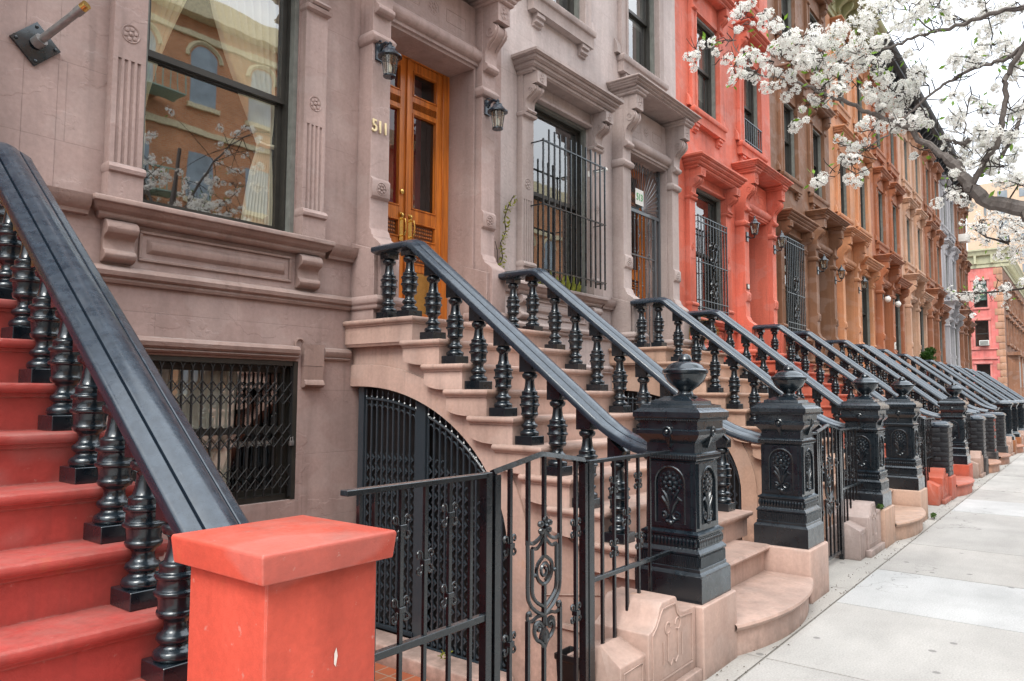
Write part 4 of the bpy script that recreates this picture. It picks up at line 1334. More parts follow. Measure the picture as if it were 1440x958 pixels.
def make_fence():
    root = empty('areaway_fence')
    r = 0.0085
    # long panel on the left
    mb = MB()
    mb.box(1.66, 2.405, FY - 0.02, FY + 0.02, 1.255, 1.275)
    mb.box(1.70, 2.40, FY - 0.014, FY + 0.014, 0.672, 0.700)
    for x in (1.73, 1.80, 1.93, 2.055, 2.19, 2.315):
        mb.box(x - r, x + r, FY - r, FY + r, 0.02, 1.256)
    for x, z in ((1.93, 1.115), (1.93, 0.82), (2.055, 0.97), (2.19, 1.13), (2.19, 0.82)):
        collar(mb, x, z)
    mb.box(2.395, 2.432, FY - 0.02, FY + 0.02, 0.0, 1.277)
    mb.build('railing', M['fence'], root, bevel=0.002, seg=1)
    # gate with a peaked top
    mb = MB()
    def gtop(x): return 1.266 + (0.056 * (1 - abs(x - 2.80) / 0.34))
    mb.box(2.452, 2.490, FY - 0.019, FY + 0.019, 0.06, 1.262)
    mb.box(3.155, 3.180, FY - 0.019, FY + 0.019, 0.06, 1.262)
    mb.tube([(2.455, FY, 1.272), (2.74, FY, 1.318), (2.80, FY, 1.327), (2.86, FY, 1.320), (3.17, FY, 1.276)], 0.017, 4)
    mb.box(2.49, 3.155, FY - 0.012, FY + 0.012, 0.07, 0.095)
    for x, a, b in ((2.575, 0.09, 1.28), (2.706, 0.09, 0.60), (2.706, 0.93, 1.31), (2.83, 0.09, 0.47), (2.83, 0.86, 1.322), (2.83, 0.60, 0.74), (2.957, 0.09, 0.61), (2.957, 0.94, 1.30), (3.096, 0.09, 1.29)):
        mb.box(x - r, x + r, FY - r, FY + r, a, b)
    for x, z in ((2.575, 0.95), (2.575, 0.535), (3.096, 0.955), (3.096, 0.55)):
        collar(mb, x, z)
    def crv(pts, n=5):
        """Catmull-Rom through the points"""
        P = [Vector((x, FY, z)) for x, z in pts]
        P = [P[0]] + P + [P[-1]]
        out = []
        for i in range(1, len(P) - 2):
            for k in range(n):
                t = k / n
                a, b, c, d = P[i - 1], P[i], P[i + 1], P[i + 2]
                out.append(0.5 * ((2 * b) + (c - a) * t + (2 * a - 5 * b + 4 * c - d) * t * t + (3 * b - a - 3 * c + d) * t ** 3))
        out.append(P[-2])
        return out
    q = 0.0095
    mb.tube(crv([(2.703, 0.95), (2.706, 0.85), (2.706, 0.72), (2.722, 0.67), (2.767, 0.63), (2.831, 0.598)]), q, 6)
    mb.tube(crv([(2.960, 0.952), (2.960, 0.85), (2.957, 0.72), (2.940, 0.672), (2.897, 0.632), (2.831, 0.598)]), q, 6)
    mb.tube(crv([(2.738, 0.91), (2.740, 0.80), (2.740, 0.715), (2.767, 0.673), (2.834, 0.633)]), q, 6)
    mb.tube(crv([(2.930, 0.905), (2.930, 0.80), (2.928, 0.715), (2.900, 0.673), (2.834, 0.633)]), q, 6)
    mb.tube(crv([(2.700, 0.955), (2.722, 0.938), (2.752, 0.934), (2.800, 0.952), (2.833, 0.985)]), q, 6)
    mb.tube(crv([(2.833, 0.985), (2.866, 0.952), (2.912, 0.934), (2.944, 0.938), (2.964, 0.955)]), q, 6)
    mb.tube(crv([(2.738, 0.912), (2.782, 0.908), (2.833, 0.952)]), q * 0.9, 6)
    mb.tube(crv([(2.833, 0.952), (2.884, 0.908), (2.930, 0.908)]), q * 0.9, 6)
    mb.tube(crv([(2.833, 0.866), (2.783, 0.835), (2.772, 0.798), (2.790, 0.760), (2.833, 0.738), (2.876, 0.760), (2.893, 0.798), (2.883, 0.835), (2.833, 0.866)]), q, 6)
    mb.tube([(2.833 + 0.042 * (1 - k / 20) * cos(k * 0.62 - 1.4), FY, 0.798 + 0.045 * (1 - k / 20) * sin(k * 0.62 - 1.4)) for k in range(16)], 0.008, 5)
    for x, z in ((2.755, 0.79), (2.911, 0.79)):
        mb.blob((x, FY, z), 0.016, 0.013, 0.010)
    for s in (-1, 1):
        mb.tube(crv([(2.833, 0.600), (2.833 + s * 0.05, 0.603), (2.833 + s * 0.095, 0.592), (2.833 + s * 0.127, 0.604), (2.833 + s * 0.128, 0.630), (2.833 + s * 0.110, 0.632), (2.833 + s * 0.108, 0.615)]), q * 0.9, 6)
        mb.tube(crv([(2.833 + s * 0.004, 0.60), (2.833 + s * 0.012, 0.552), (2.833 + s * 0.036, 0.574), (2.833 + s * 0.068, 0.572), (2.833 + s * 0.076, 0.535), (2.833 + s * 0.058, 0.502), (2.833 + s * 0.024, 0.482), (2.833, 0.452)]), q, 6)
        mb.tube([(2.833 + s * (0.045 + 0.02 * (1 - k / 12) * cos(k * 0.8)), FY, 0.548 + 0.02 * (1 - k / 12) * sin(k * 0.8)) for k in range(10)], 0.008, 5)
        mb.tube(crv([(2.833, 0.54), (2.833 + s * 0.022, 0.515), (2.833 + s * 0.03, 0.49)]), 0.010, 6)
        mb.blob((2.833 + s * 0.034, FY - 0.004, 1.012), 0.020, 0.014, 0.016); mb.blob((2.833 + s * 0.030, FY - 0.004, 0.980), 0.018, 0.014, 0.016)
    mb.blob((2.833, FY - 0.004, 1.028), 0.016, 0.014, 0.020); mb.blob((2.833, FY - 0.008, 1.0), 0.014, 0.016, 0.014)
    mb.blob((2.833, FY, 0.50), 0.018, 0.014, 0.034)
    mb.build('gate', M['fence'], root, bevel=0.0)
    # short panel to the newel
    mb = MB()
    mb.box(3.188, 3.236, FY - 0.022, FY + 0.022, 0.0, 1.276)
    mb.box(3.18, 4.10, FY - 0.018, FY + 0.018, 1.257, 1.275)
    mb.box(3.236, 4.10, FY - 0.012, FY + 0.012, 0.665, 0.688)
    for x, b in ((3.345, 0.30), (3.465, 0.33), (3.60, 0.42), (3.73, 0.50), (3.865, 0.50)):
        mb.box(x - r, x + r, FY - r, FY + r, b, 1.258)
    for x, z in ((3.465, 1.13), (3.465, 0.80), (3.73, 1.13), (3.74, 0.80), (3.60, 0.945)):
        collar(mb, x, z)
    mb.build('short_railing', M['fence'], root, bevel=0.002, seg=1)
    return root

def make_plinth():
    """stepped stone end block of the areaway, with an incised panel"""
    root = empty('areaway_plinth')
    y0, y1 = 1.855, 2.17
    mb = MB()
    mb.add([(3.235, y0, 0.0), (3.50, y0, 0.0), (3.50, y1, 0.0), (3.235, y1, 0.0), (3.235, y0, 0.285), (3.50, y0, 0.285), (3.50, y1, 0.285), (3.235, y1, 0.285), (3.31, 2.01, 0.345), (3.50, 2.01, 0.345)],
           [(0, 3, 2, 1), (0, 1, 5, 4), (2, 3, 7, 6), (3, 0, 4, 8, 7), (4, 5, 9, 8), (6, 7, 8, 9)])
    arc1 = [(3.492 + 0.135 * (1 - cos(t)), 0.385 + 0.115 * sin(t)) for t in [k * pi / 2 / 6 for k in range(7)]]
    prof = [(3.488, 0.0), (3.488, 0.385)] + [(3.500, 0.388), (3.530, 0.395), (3.565, 0.415), (3.592, 0.45), (3.612, 0.495), (3.64, 0.515)] + [(3.80, 0.515), (3.815, 0.505), (3.835, 0.455), (3.86, 0.425), (3.90, 0.415), (4.055, 0.41), (4.055, 0.0)]
    mb.prism(prof, 'xz', y0 - 0.02, y1)
    mb.box(3.44, 4.06, y0 - 0.055, y0, 0.0, 0.07)
    mb.build('block', M['step'], root, bevel=0.014, seg=3)
    mb = MB()
    pan = [(3.53, 0.12), (3.53, 0.37), (3.575, 0.40), (3.62, 0.455), (3.645, 0.48), (3.79, 0.48), (3.81, 0.43), (3.85, 0.395), (4.0, 0.385), (4.0, 0.12)]
    mb.tube([(x, y0 - 0.021, z) for x, z in pan], 0.006, 4, closed=True)
    for x, s in ((3.70, 1), (3.82, -1)):
        mb.tube([(x + s * 0.03 * cos(k * 0.5), y0 - 0.021, 0.37 + 0.03 * sin(k * 0.5)) for k in range(12)], 0.005, 4)
        mb.tube([(x, y0 - 0.021, 0.34), (x, y0 - 0.021, 0.20), (x + s * 0.03, y0 - 0.021, 0.17), (x + s * 0.06, y0 - 0.021, 0.20)], 0.005, 4)
        mb.tube([(x - s * 0.05, y0 - 0.021, 0.31), (x - s * 0.05, y0 - 0.021, 0.19)], 0.005, 4)
    mb.tube([(3.265, y0 - 0.001, 0.03), (3.265, y0 - 0.001, 0.25), (3.455, y0 - 0.001, 0.25), (3.455, y0 - 0.001, 0.03)], 0.005, 4)
    mb.build('carving', M['step'], root)
    return root

# ------------------------------------------------------------------ lanterns
def make_cone_lantern():
    """wall lantern with a round roof and tapering ribbed glass; origin on the wall, front towards -y"""
    root = empty('wall_lantern')
    mb = MB()
    mb.box(-0.045, 0.045, -0.02, 0.01, -0.02, 0.14)
    mb.tube([(0, -0.01, 0.07), (0, -0.05, 0.12), (0, -0.10, 0.13), (0, -0.15, 0.095), (0, -0.155, 0.06)], [0.022, 0.02, 0.016, 0.014, 0.02], 8)
    mb.tube([(-0.03, -0.01, 0.10), (-0.03, -0.03, 0.155), (-0.02, -0.06, 0.15)], 0.007, 5)
    mb.build('bracket', M['rail'], root)
    mb = MB()
    mb.lathe([(0.10, -0.030), (0.112, -0.026), (0.112, -0.012), (0.098, -0.004), (0.060, 0.040), (0.048, 0.055), (0.048, 0.068), (0.030, 0.074), (0.018, 0.09), (0.022, 0.105), (0.010, 0.122), (0.002, 0.128)], 0, -0.155, 0, 24)
    mb.build('cap', M['rail'], root)
    mb = MB()
    mb.lathe([(0.052, -0.205), (0.078, -0.032)], 0, -0.155, 0, 20)
    g = mb.build('glass', M['lampglass'], root)
    mb = MB()
    for k in range(10):
        t = 2 * pi * k / 10
        mb.tube([(0.053 * cos(t), -0.155 + 0.053 * sin(t), -0.205), (0.079 * cos(t), -0.155 + 0.079 * sin(t), -0.032)], 0.0028, 4)
    mb.lathe([(0.056, -0.215), (0.060, -0.212), (0.060, -0.200), (0.054, -0.196)], 0, -0.155, 0, 20)
    mb.build('cage', M['rail'], root)
    mb = MB(); mb.lathe([(0.012, -0.09), (0.022, -0.12), (0.018, -0.17), (0.002, -0.18)], 0, -0.155, 0, 10)
    mb.build('bulb', M['white'], root)
    return root

def make_six_lantern():
    root = empty('wall_lantern')
    mb = MB()
    mb.box(-0.05, 0.05, -0.02, 0.01, -0.32, -0.14)
    mb.tube([(0, -0.01, -0.22), (0, -0.08, -0.27), (0, -0.15, -0.26), (0, -0.16, -0.20)], 0.014, 7)
    mb.build('bracket', M['iron'], root)
    mb = MB()
    mb.lathe([(0.035, -0.215), (0.05, -0.20), (0.055, -0.185)], 0, -0.16, 0, 6)
    for k in range(6):
        t = 2 * pi * k / 6
        mb.tube([(0.055 * cos(t), -0.16 + 0.055 * sin(t), -0.19), (0.088 * cos(t), -0.16 + 0.088 * sin(t), 0.0)], 0.006, 4)
    mb.lathe([(0.092, -0.01), (0.105, 0.0), (0.100, 0.012), (0.055, 0.06), (0.04, 0.075), (0.03, 0.10), (0.012, 0.115), (0.018, 0.13), (0.003, 0.16)], 0, -0.16, 0, 6)
    mb.build('frame', M['iron'], root, smooth=0)
    mb = MB(); mb.lathe([(0.052, -0.188), (0.084, -0.004)], 0, -0.16, 0, 6)
    mb.build('glass', M['lampglass'], root, smooth=0)
    return root

def make_globe_lamp():
    root = empty('wall_lantern')
    mb = MB(); mb.box(-0.04, 0.04, -0.02, 0.01, -0.02, 0.12)
    mb.tube([(0, -0.01, 0.07), (0, -0.08, 0.11), (0, -0.14, 0.09)], 0.012, 6)
    mb.lathe([(0.04, 0.05), (0.06, 0.055), (0.05, 0.075), (0.01, 0.10)], 0, -0.14, 0, 12)
    mb.build('bracket', M['iron'], root)
    mb = MB(); mb.blob((0, -0.14, -0.03), 0.095, 0.095, 0.105, 14, 9)
    mb.build('globe', M['cream'] if False else M['white'], root)
    return root

# ------------------------------------------------------------------ urn planter with greens
def make_planter():
    root = empty('urn_planter')
    mb = MB()
    mb.square([(0.14, 0.0), (0.14, 0.06), (0.10, 0.08)], 0, 0)
    mb.lathe([(0.10, 0.08), (0.07, 0.12), (0.05, 0.18), (0.06, 0.22), (0.12, 0.28), (0.17, 0.36), (0.18, 0.42), (0.20, 0.47), (0.235, 0.50), (0.24, 0.515), (0.22, 0.52), (0.19, 0.505), (0.0, 0.49)], 0, 0, 0, 20)
    mb.build('urn', M['iron'], root)
    return root

def leaf_cloud(mb, c, rx, ry, rz, n, size, rnd, mi=0, shell=0.35):
    v = []; f = []
    for _ in range(n):
        while True:
            p = Vector((rnd.uniform(-1, 1), rnd.uniform(-1, 1), rnd.uniform(-1, 1)))
            if shell < p.length < 1: break
        q = Vector((c[0] + p.x * rx, c[1] + p.y * ry, c[2] + p.z * rz))
        d = Vector((rnd.gauss(0, 1), rnd.gauss(0, 1), rnd.gauss(0, 1))).normalized()
        e = d.cross(Vector((rnd.gauss(0, 1), rnd.gauss(0, 1), rnd.gauss(0, 1)))).normalized()
        s = size * rnd.uniform(0.6, 1.3)
        b = len(v)
        v += [q - d * s, q + e * s * 0.42, q + d * s, q - e * s * 0.42]
        f.append((b, b + 1, b + 2, b + 3))
    mb.add(v, f, mi)

# ------------------------------------------------------------------ setting: sidewalk, street
def ground():
    mb = MB(); mb.add([(-600, -600, -0.9), (900, -600, -0.9), (900, 600, -0.9), (-600, 600, -0.9)], [(0, 1, 2, 3)])
    tag(mb.build('ground', M['gap'], smooth=0), kind='structure')
    mb = MB(); mb.box(-60, 400, -12.0, -2.72, -0.5, -0.14); tag(mb.build('street', M['asphalt'], smooth=0), kind='structure')
    mb = MB(); mb.box(49.6, 66.5, -2.6, 60, -0.5, -0.135); tag(mb.build('avenue', M['asphalt'], smooth=0), kind='structure')
    mb = MB(); mb.box(-60, 400, -2.72, -2.56, -0.5, 0.0); mb.box(-60, 400, -12.16, -12.0, -0.5, 0.0)
    tag(mb.build('kerb', M['concrete'], smooth=0), kind='structure')
    mb = MB(); mb.box(-60, 49.6, -2.56, 2.18, -0.62, -0.006); mb.box(66.5, 160, -2.56, 5.4, -0.5, -0.016); mb.box(-60, 400, -17.4, -12.16, -0.5, -0.01)
    tag(mb.build('pavement_bed', M['gap'], smooth=0), kind='structure')
    # flags
    mb = MB(); tones = []
    rnd = random.Random(11)
    xs = [-6, -4.5, -3.0, -1.5, 0.05, 1.6, 3.1, 4.65, 6.24, 7.66, 9.2, 10.85, 12.2, 13.75]
    while xs[-1] < 48.5: xs.append(xs[-1] + rnd.uniform(1.42, 1.6))
    ys = [-2.56, -1.28, 0.19, 1.655]
    g = 0.006
    for i in range(len(xs) - 1):
        for j in range(len(ys) - 1):
            t = rnd.uniform(0.90, 1.06)
            c = (0.455 * t, 0.448 * t, 0.43 * t)
            if i in (8, 12) and j == 2: c = (0.495, 0.505, 0.505)
            if i == 9: c = (0.43, 0.42, 0.40)
            sk = -0.16 * (ys[j + 1] - 1.655), -0.16 * (ys[j] - 1.655)
            a0, a1 = xs[i] + g, xs[i + 1] - g
            q0, q1 = ys[j] + g, ys[j + 1] - g
            z = rnd.uniform(-0.0015, 0.0015)
            v = [(a0, q0, z), (a1, q0, z), (a1, q1, z), (a0, q1, z), (a0, q0, -0.05), (a1, q0, -0.05), (a1, q1, -0.05), (a0, q1, -0.05)]
            mb.add(v, [(0, 1, 2, 3), (0, 4, 5, 1), (1, 5, 6, 2), (2, 6, 7, 3), (3, 7, 4, 0)])
            tones += [c] * 5
    x = -6.0
    while x < 48.6:
        w = rnd.uniform(1.2, 2.6)
        t = rnd.uniform(0.86, 1.0)
        mb.add([(x, 1.661, 0.001), (x + w - 0.006, 1.661, 0.001), (x + w - 0.006, 2.20, 0.001), (x, 2.20, 0.001)], [(0, 1, 2, 3)])
        tones += [(0.45 * t, 0.437 * t, 0.41 * t)]
        x += w
    o = mb.build('sidewalk', M['concrete'], smooth=0)
    me = o.data
    at_ = me.color_attributes.new('tone', 'FLOAT_COLOR', 'CORNER')
    cols = []
    for p, c in zip(me.polygons, tones):
        cols += [c[0], c[1], c[2], 1.0] * p.loop_total
    at_.data.foreach_set('color', cols)
    tag(o, kind='structure')
    mb = MB(); mb.box(-6, 49, 2.17, 5.33, -0.7, -0.555)
    tag(mb.build('areaway_paving', M['tile'], smooth=0), kind='structure')
    # crumbs and dead leaves swept against the stone
    mb = MB()
    for _ in range(650):
        k = rnd.random()
        x = rnd.uniform(3.9, 22); y = 1.80 - abs(rnd.gauss(0, 0.035)) if k < 0.6 else rnd.gauss(1.668, 0.02)
        s = rnd.uniform(0.003, 0.010); a = rnd.uniform(0, 6.28)
        mb.add([(x + s * cos(a), y + s * sin(a), 0.006), (x - s * sin(a) * 0.5, y + s * cos(a) * 0.5, 0.012), (x - s * cos(a), y - s * sin(a), 0.005), (x + s * sin(a) * 0.5, y - s * cos(a) * 0.5, 0.007)], [(0, 1, 2, 3)])
    tag(mb.build('litter', M['soil'], smooth=0), 'dark crumbs and dead leaves swept against the stone blocks', 'litter', kind='stuff')
ground()

# ------------------------------------------------------------------ the row of houses
HOUSES = {   # index: wall colour, colour of the steps, label
    -1: ((0.405, 0.30, 0.276), (0.47, 0.078, 0.066), 'mauve brown house at the left edge, behind the bright red stairs'),
    0: ((0.395, 0.292, 0.268), (0.555, 0.390, 0.328), 'mauve brown house numbered 511 with varnished double oak door'),
    1: ((0.51, 0.44, 0.425), (0.54, 0.36, 0.27), 'pale greyish mauve house with a plain barred window and gated door'),
    2: ((0.66, 0.165, 0.108), (0.54, 0.13, 0.078), 'salmon red house with two six-sided lanterns beside its deep doorway'),
    3: ((0.235, 0.118, 0.066), (0.50, 0.26, 0.17), 'chocolate brown house next to the salmon red one'),
    4: ((0.58, 0.275, 0.140), (0.40, 0.19, 0.12), 'bright orange tan house between the chocolate and the rust houses'),
    5: ((0.38, 0.140, 0.066), (0.42, 0.17, 0.09), 'rust orange house with two globe lamps at its door'),
    6: ((0.56, 0.35, 0.24), (0.45, 0.30, 0.22), 'pale tan house just beyond the rust orange one'),
    7: ((0.33, 0.145, 0.080), (0.35, 0.18, 0.12), 'reddish brown house before the grey blue one'),
    8: ((0.40, 0.405, 0.43), (0.35, 0.33, 0.33), 'grey blue painted house near the end of the row'),
    9: ((0.26, 0.120, 0.068), (0.30, 0.15, 0.09), 'dark brown corner house, last of the row'),
}
SHORT = {-1: 'red stairs at the left edge', 0: 'house 511', 1: 'pale mauve house', 2: 'salmon red house', 3: 'chocolate brown house', 4: 'orange tan house', 5: 'rust orange house', 6: 'pale tan house', 7: 'reddish brown house', 8: 'grey blue house', 9: 'last brown house'}
HX = {k: (1.91 + W * k if k >= 0 else -2.97) for k in HOUSES}
MIR = {k: k >= 4 for k in HOUSES}
DOORX = {k: HX[k] + (W - DX if MIR[k] else DX) for k in HOUSES}
DOORX[-1] = 0.48
NOPAINT = ('interior', 'window', 'pane', 'blind', 'door', 'hall')

PROTO = {}
def place_house(k):
    key = ('mir' if MIR[k] else 'oak' if k <= 1 else 'deep')
    if key not in PROTO:
        PROTO[key] = build_house(MIR[k], 'oak' if key == 'oak' else 'deep')
        h = PROTO[key]
    else:
        h = copy_tree(PROTO[key])
    h.location = (HX[k], 0, 0)
    col, stp, lab = HOUSES[k]
    paint(h, col, NOPAINT)
    tag(h, lab, 'house', 'row houses along the sidewalk')
    return h
HOUSE = {k: place_house(k) for k in (0, -1, 1, 2, 3, 4, 5, 6, 7, 8, 9)}
# the two dark-green and the black cornices of the far houses
for k, c in ((3, (0.26, 0.255, 0.13)), (4, (0.33, 0.33, 0.17)), (5, (0.03, 0.034, 0.04)), (6, (0.022, 0.025, 0.03)), (7, (0.028, 0.03, 0.035)), (8, (0.03, 0.034, 0.04)), (9, (0.05, 0.035, 0.03))):
    for ch in ALLKIDS(HOUSE[k]):
        if ch.name.startswith('roof_cornice'): ch.color = (*c, 1)

def add_part(k, name, mb, mat, bevel=0.0, parent=None, **kw):
    """a part built in street coordinates, handed to house k"""
    mb.v = [(x - HX[k], y, z) for x, y, z in mb.v]
    return mb.build(name, mat, parent or HOUSE[k], bevel=bevel, **kw)

# trim given another tone than the wall
TRIM = {0: ((0.320, 0.228, 0.200), ('window_sill', 'ledge', 'string_course', 'lintel_moulding', 'basement_lintel', 'bracket')),
        -1: ((0.320, 0.228, 0.200), ('ledge', 'string_course', 'lintel_moulding', 'basement_lintel')),
        1: ((0.405, 0.335, 0.315), ('window_surround', 'door_surround', 'window_sill', 'ledge', 'string_course'))}  # darker trim tone, partly shade under the hoods put into the colour
for k, (c, names) in TRIM.items():
    for ch in ALLKIDS(HOUSE[k]):
        if ch.name.split('.')[0] in names: ch.color = (*c, 1)
# strip of wall between the left house and 511
mb = MB(); mb.add([(1.708, YW, -0.6), (1.912, YW, -0.6), (1.912, YW, TOP), (1.708, YW, TOP)], [(0, 1, 2, 3)])
add_part(-1, 'wall', mb, M['wall'], smooth=0).color = (*HOUSES[-1][0], 1)
for nm, pr in (('ledge', LEDGE), ('string_course', STRING)):
    mb = MB(); run(mb, pr, 1.708, 1.912); add_part(-1, nm, mb, M['stone']).color = (0.320, 0.228, 0.200, 1)

def wins(k):
    return [c for c in ALLKIDS(HOUSE[k]) if c.name.startswith('window') and not c.name.startswith('window_')]

# 511: curtains, basement gate, number, door furniture
wx = HX[0] + WX
mb = MB()
yc = 5.565
curtain_mesh(mb, yc, [(5.24, 3.00, 3.74), (5.0, 3.03, 3.74), (4.7, 3.12, 3.735), (4.4, 3.24, 3.73), (4.15, 3.36, 3.725), (3.95, 3.46, 3.715), (3.80, 3.53, 3.70), (3.74, 3.555, 3.695), (3.68, 3.55, 3.70), (3.5, 3.50, 3.715), (3.25, 3.46, 3.725), (3.0, 3.43, 3.73), (2.99, 3.43, 3.73)], 9, 0.028)
curtain_mesh(mb, yc, [(5.24, 2.50, 3.06), (5.0, 2.50, 2.98), (4.7, 2.50, 2.88), (4.4, 2.50, 2.77), (4.15, 2.50, 2.69), (3.9, 2.50, 2.63), (3.74, 2.50, 2.60), (3.6, 2.50, 2.61), (3.2, 2.49, 2.60), (2.99, 2.49, 2.60)], 8, 0.026)
mb.tube([(3.55, yc - 0.025, 3.745), (3.62, yc - 0.03, 3.735), (3.70, yc - 0.025, 3.745)], 0.022, 6)
add_part(0, 'curtain', mb, M['curtain'], parent=wins(0)[0])
mb = MB(); scissor_gate(mb, HX[0] + BWIN[0] + 0.06, HX[0] + BWIN[1] - 0.05, 0.75, 1.875, 5.352)
add_part(0, 'window_guard', mb, M['lattice'])
mb = MB()
mb.box(3.79, 3.83, 5.315, 5.335, 1.17, 1.21); mb.tube([(3.797, 5.325, 1.21), (3.80, 5.325, 1.24), (3.82, 5.325, 1.24), (3.823, 5.325, 1.21)], 0.005, 5)
add_part(0, 'padlock', mb, M['steel'], bevel=0.004)
# fluorescent tube and pale shapes in the basement room
mb = MB(); mb.box(2.9, 3.84, 5.505, 5.515, 1.17, 1.21); add_part(0, 'strip_lamp', mb, M['white'])
mb = MB(); curtain_mesh(mb, 5.545, [(1.86, 2.5, 3.46), (1.5, 2.5, 3.42), (0.7, 2.5, 3.38)], 7, 0.022); add_part(0, 'curtain', mb, M['net'])
text_mesh('house_number', '511', 0.165, 0.006, M['cream'], HOUSE[0], (DX - 0.80, 5.135, 4.03), 0.82)
def door_furniture(k):
    x = DOORX[k]
    y = 5.60
    d = [c for c in ALLKIDS(HOUSE[k]) if c.name.startswith('door') and not c.name.startswith('door_')][0]
    for s in (-1, 1):
        mb = MB()
        xx = x + s * 0.062
        mb.box(xx - 0.026, xx + 0.026, y + 0.012, y + 0.03, 3.20, 3.50)
        mb.tube([(xx, y + 0.015, 3.43), (xx, y - 0.045, 3.42), (xx, y - 0.055, 3.36), (xx, y - 0.05, 3.29), (xx, y - 0.03, 3.255), (xx, y + 0.015, 3.25)], 0.010, 7)
        mb.blob((xx, y - 0.0, 3.47), 0.022, 0.018, 0.022)
        add_part(k, 'handle', mb, M['brass'], parent=d)
    mb = MB(); mb.blob((x - 0.062, y + 0.006, 3.72), 0.030, 0.016, 0.030, 12, 6)
    add_part(k, 'lock', mb, M['brass'], parent=d)
door_furniture(0)

# 513: window bars, fan and gate of the door
x = HX[1] + WX
mb = MB(); bar_guard(mb, x - 0.72, x + 0.70, 3.0, 4.68, 5.07, 13, (3.09, 3.88, 4.655), 0.14)
add_part(1, 'window_guard', mb, M['fence'])
mb = MB()
for i in range(9):
    z = 3.0; a = x - 0.5 + 0.13 * i
    mb.tube([(a, 5.40, 2.97), (a + 0.02, 5.39, 3.06), (a - 0.01 + 0.03 * (i % 3), 5.39, 3.14 + 0.02 * (i % 4))], [0.03, 0.03, 0.006], 5)
add_part(1, 'window_cactus', mb, M['vineleaf'])
x = DOORX[1]
mb = MB()
yg = 5.36
for a, b, c, d in ((-0.635, -0.59, 2.27, 5.18), (0.59, 0.635, 2.27, 5.18)):
    mb.box(x + a, x + b, yg - 0.02, yg + 0.02, c, d)
mb.box(x - 0.59, x + 0.59, yg - 0.018, yg + 0.018, 4.37, 4.42)
mb.box(x + 0.44, x + 0.50, yg - 0.017, yg + 0.019, 2.28, 4.37)
for z in (3.05, 3.72):
    mb.box(x - 0.59, x + 0.44, yg - 0.012, yg + 0.010, z - 0.01, z + 0.01)
for i in range(9):
    xx = x - 0.53 + 0.115 * i
    mb.box(xx - 0.006, xx + 0.006, yg - 0.006, yg + 0.006, 2.28, 4.37)
    for q in range(4):
        zc = 2.55 + 0.5 * q + (0.22 if i % 2 else 0)
        if zc < 4.3:
            mb.blob((xx, yg - 0.004, zc), 0.018, 0.012, 0.012, 6, 4); mb.blob((xx, yg - 0.004, zc + 0.045), 0.014, 0.012, 0.012, 6, 4)
    if i % 3 == 1:
        for zz in (2.3, 2.9, 3.5, 4.0):
            mb.tube([(xx + 0.05 * sin(t), yg - 0.004, zz + 0.05 * t) for t in [k * 0.8 for k in range(9)] if zz + 0.05 * t < 4.36], 0.005, 4)
for i in range(25):
    t = pi * (i + 0.5) / 25
    r = min(0.74, 0.58 / max(0.01, abs(cos(t))))
    mb.tube([(x + 0.05 * cos(t), yg, 4.43 + 0.05 * sin(t)), (x + r * cos(t), yg, 4.43 + r * sin(t))], 0.0065, 4)
for i in range(9):
    scroll(mb, x - 0.52 + 0.13 * i, 5.12, yg, 0.045, 1.2, 1, -1)
for i in range(5):
    for s in (-1, 1):
        scroll(mb, x + s * 0.55, 4.52 + 0.13 * i, yg, 0.04, 1.2, s, 1)
add_part(1, 'security_gate', mb, M['gategrey'])
mb = MB(); mb.box(x - 0.20, x + 0.05, 5.33, 5.338, 4.50, 4.74)
sg = add_part(1, 'number_sign', mb, M['white'])
text_mesh('sign_number', '513', 0.15, 0.002, M['green'], sg, (x - 0.075 - HX[1], 5.326, 4.57), 0.9)

# red and brown houses: window guards with scrolls
for k, zt_, col in ((2, 4.72, 'fence'), (3, 5.15, 'fence')):
    x = HX[k] + WX
    mb = MB(); bar_guard(mb, x - 0.63, x + 0.63, 3.03, zt_, 5.22, 11, (3.12, 3.24, 3.90, zt_ - 0.12, zt_ - 0.02), 0.0, 0.008)
    for s in (-1, 1):
        for zc, r in ((4.22, 0.10), (3.98, 0.06), (3.55, 0.07), (3.38, 0.09)):
            scroll(mb, x + s * 0.09, zc, 5.20, r, 1.5, s, 1, 0.007)
        mb.tube([(x + s * 0.02, 5.20, 3.3), (x + s * 0.14, 5.20, 3.55), (x - s * 0.04, 5.20, 3.85), (x + s * 0.10, 5.20, 4.1), (x + s * 0.18, 5.20, 4.28)], 0.008, 5)
    add_part(k, 'window_guard', mb, M['fence'])
mb = MB(); x = HX[2] + UP2
bar_guard(mb, x - 0.48, x + 0.48, 6.66, 7.15, 5.26, 9, (6.70, 7.13), 0, 0.007); add_part(2, 'window_guard', mb, M['fence'])

# ------------------------------------------------------------------ stoops and posts
ST0 = make_stoop()
STOOP = {}
for k in (0, -1, 1, 2, 3, 4, 5, 6, 7, 8, 9):
    s = ST0 if k == 0 else copy_tree(ST0)
    s.location = (DOORX[k], 0, 0)
    STOOP[k] = s
    if k == -1:
        r = [c for c in ALLKIDS(s) if c.name.startswith('handrail')][1]
        nr = rail_mesh(0, False).build('handrail', M['rail'], None, smooth=40)
        r.data = nr.data; bpy.data.objects.remove(nr)
    for ch in ALLKIDS(s):
        if ch.name.startswith(('stairs', 'bottom_step')): ch.color = (*HOUSES[k][1], 1)
    nm = {-1: 'bright red stoop at the left edge of the picture with heavy black rail', 0: 'pink stone stoop of house 511 with black balusters and arched iron gate'}.get(k, 'stone stoop with black rails leading up to the %s' % SHORT[k])
    tag(s, nm, 'stoop', 'stoops of the row houses')

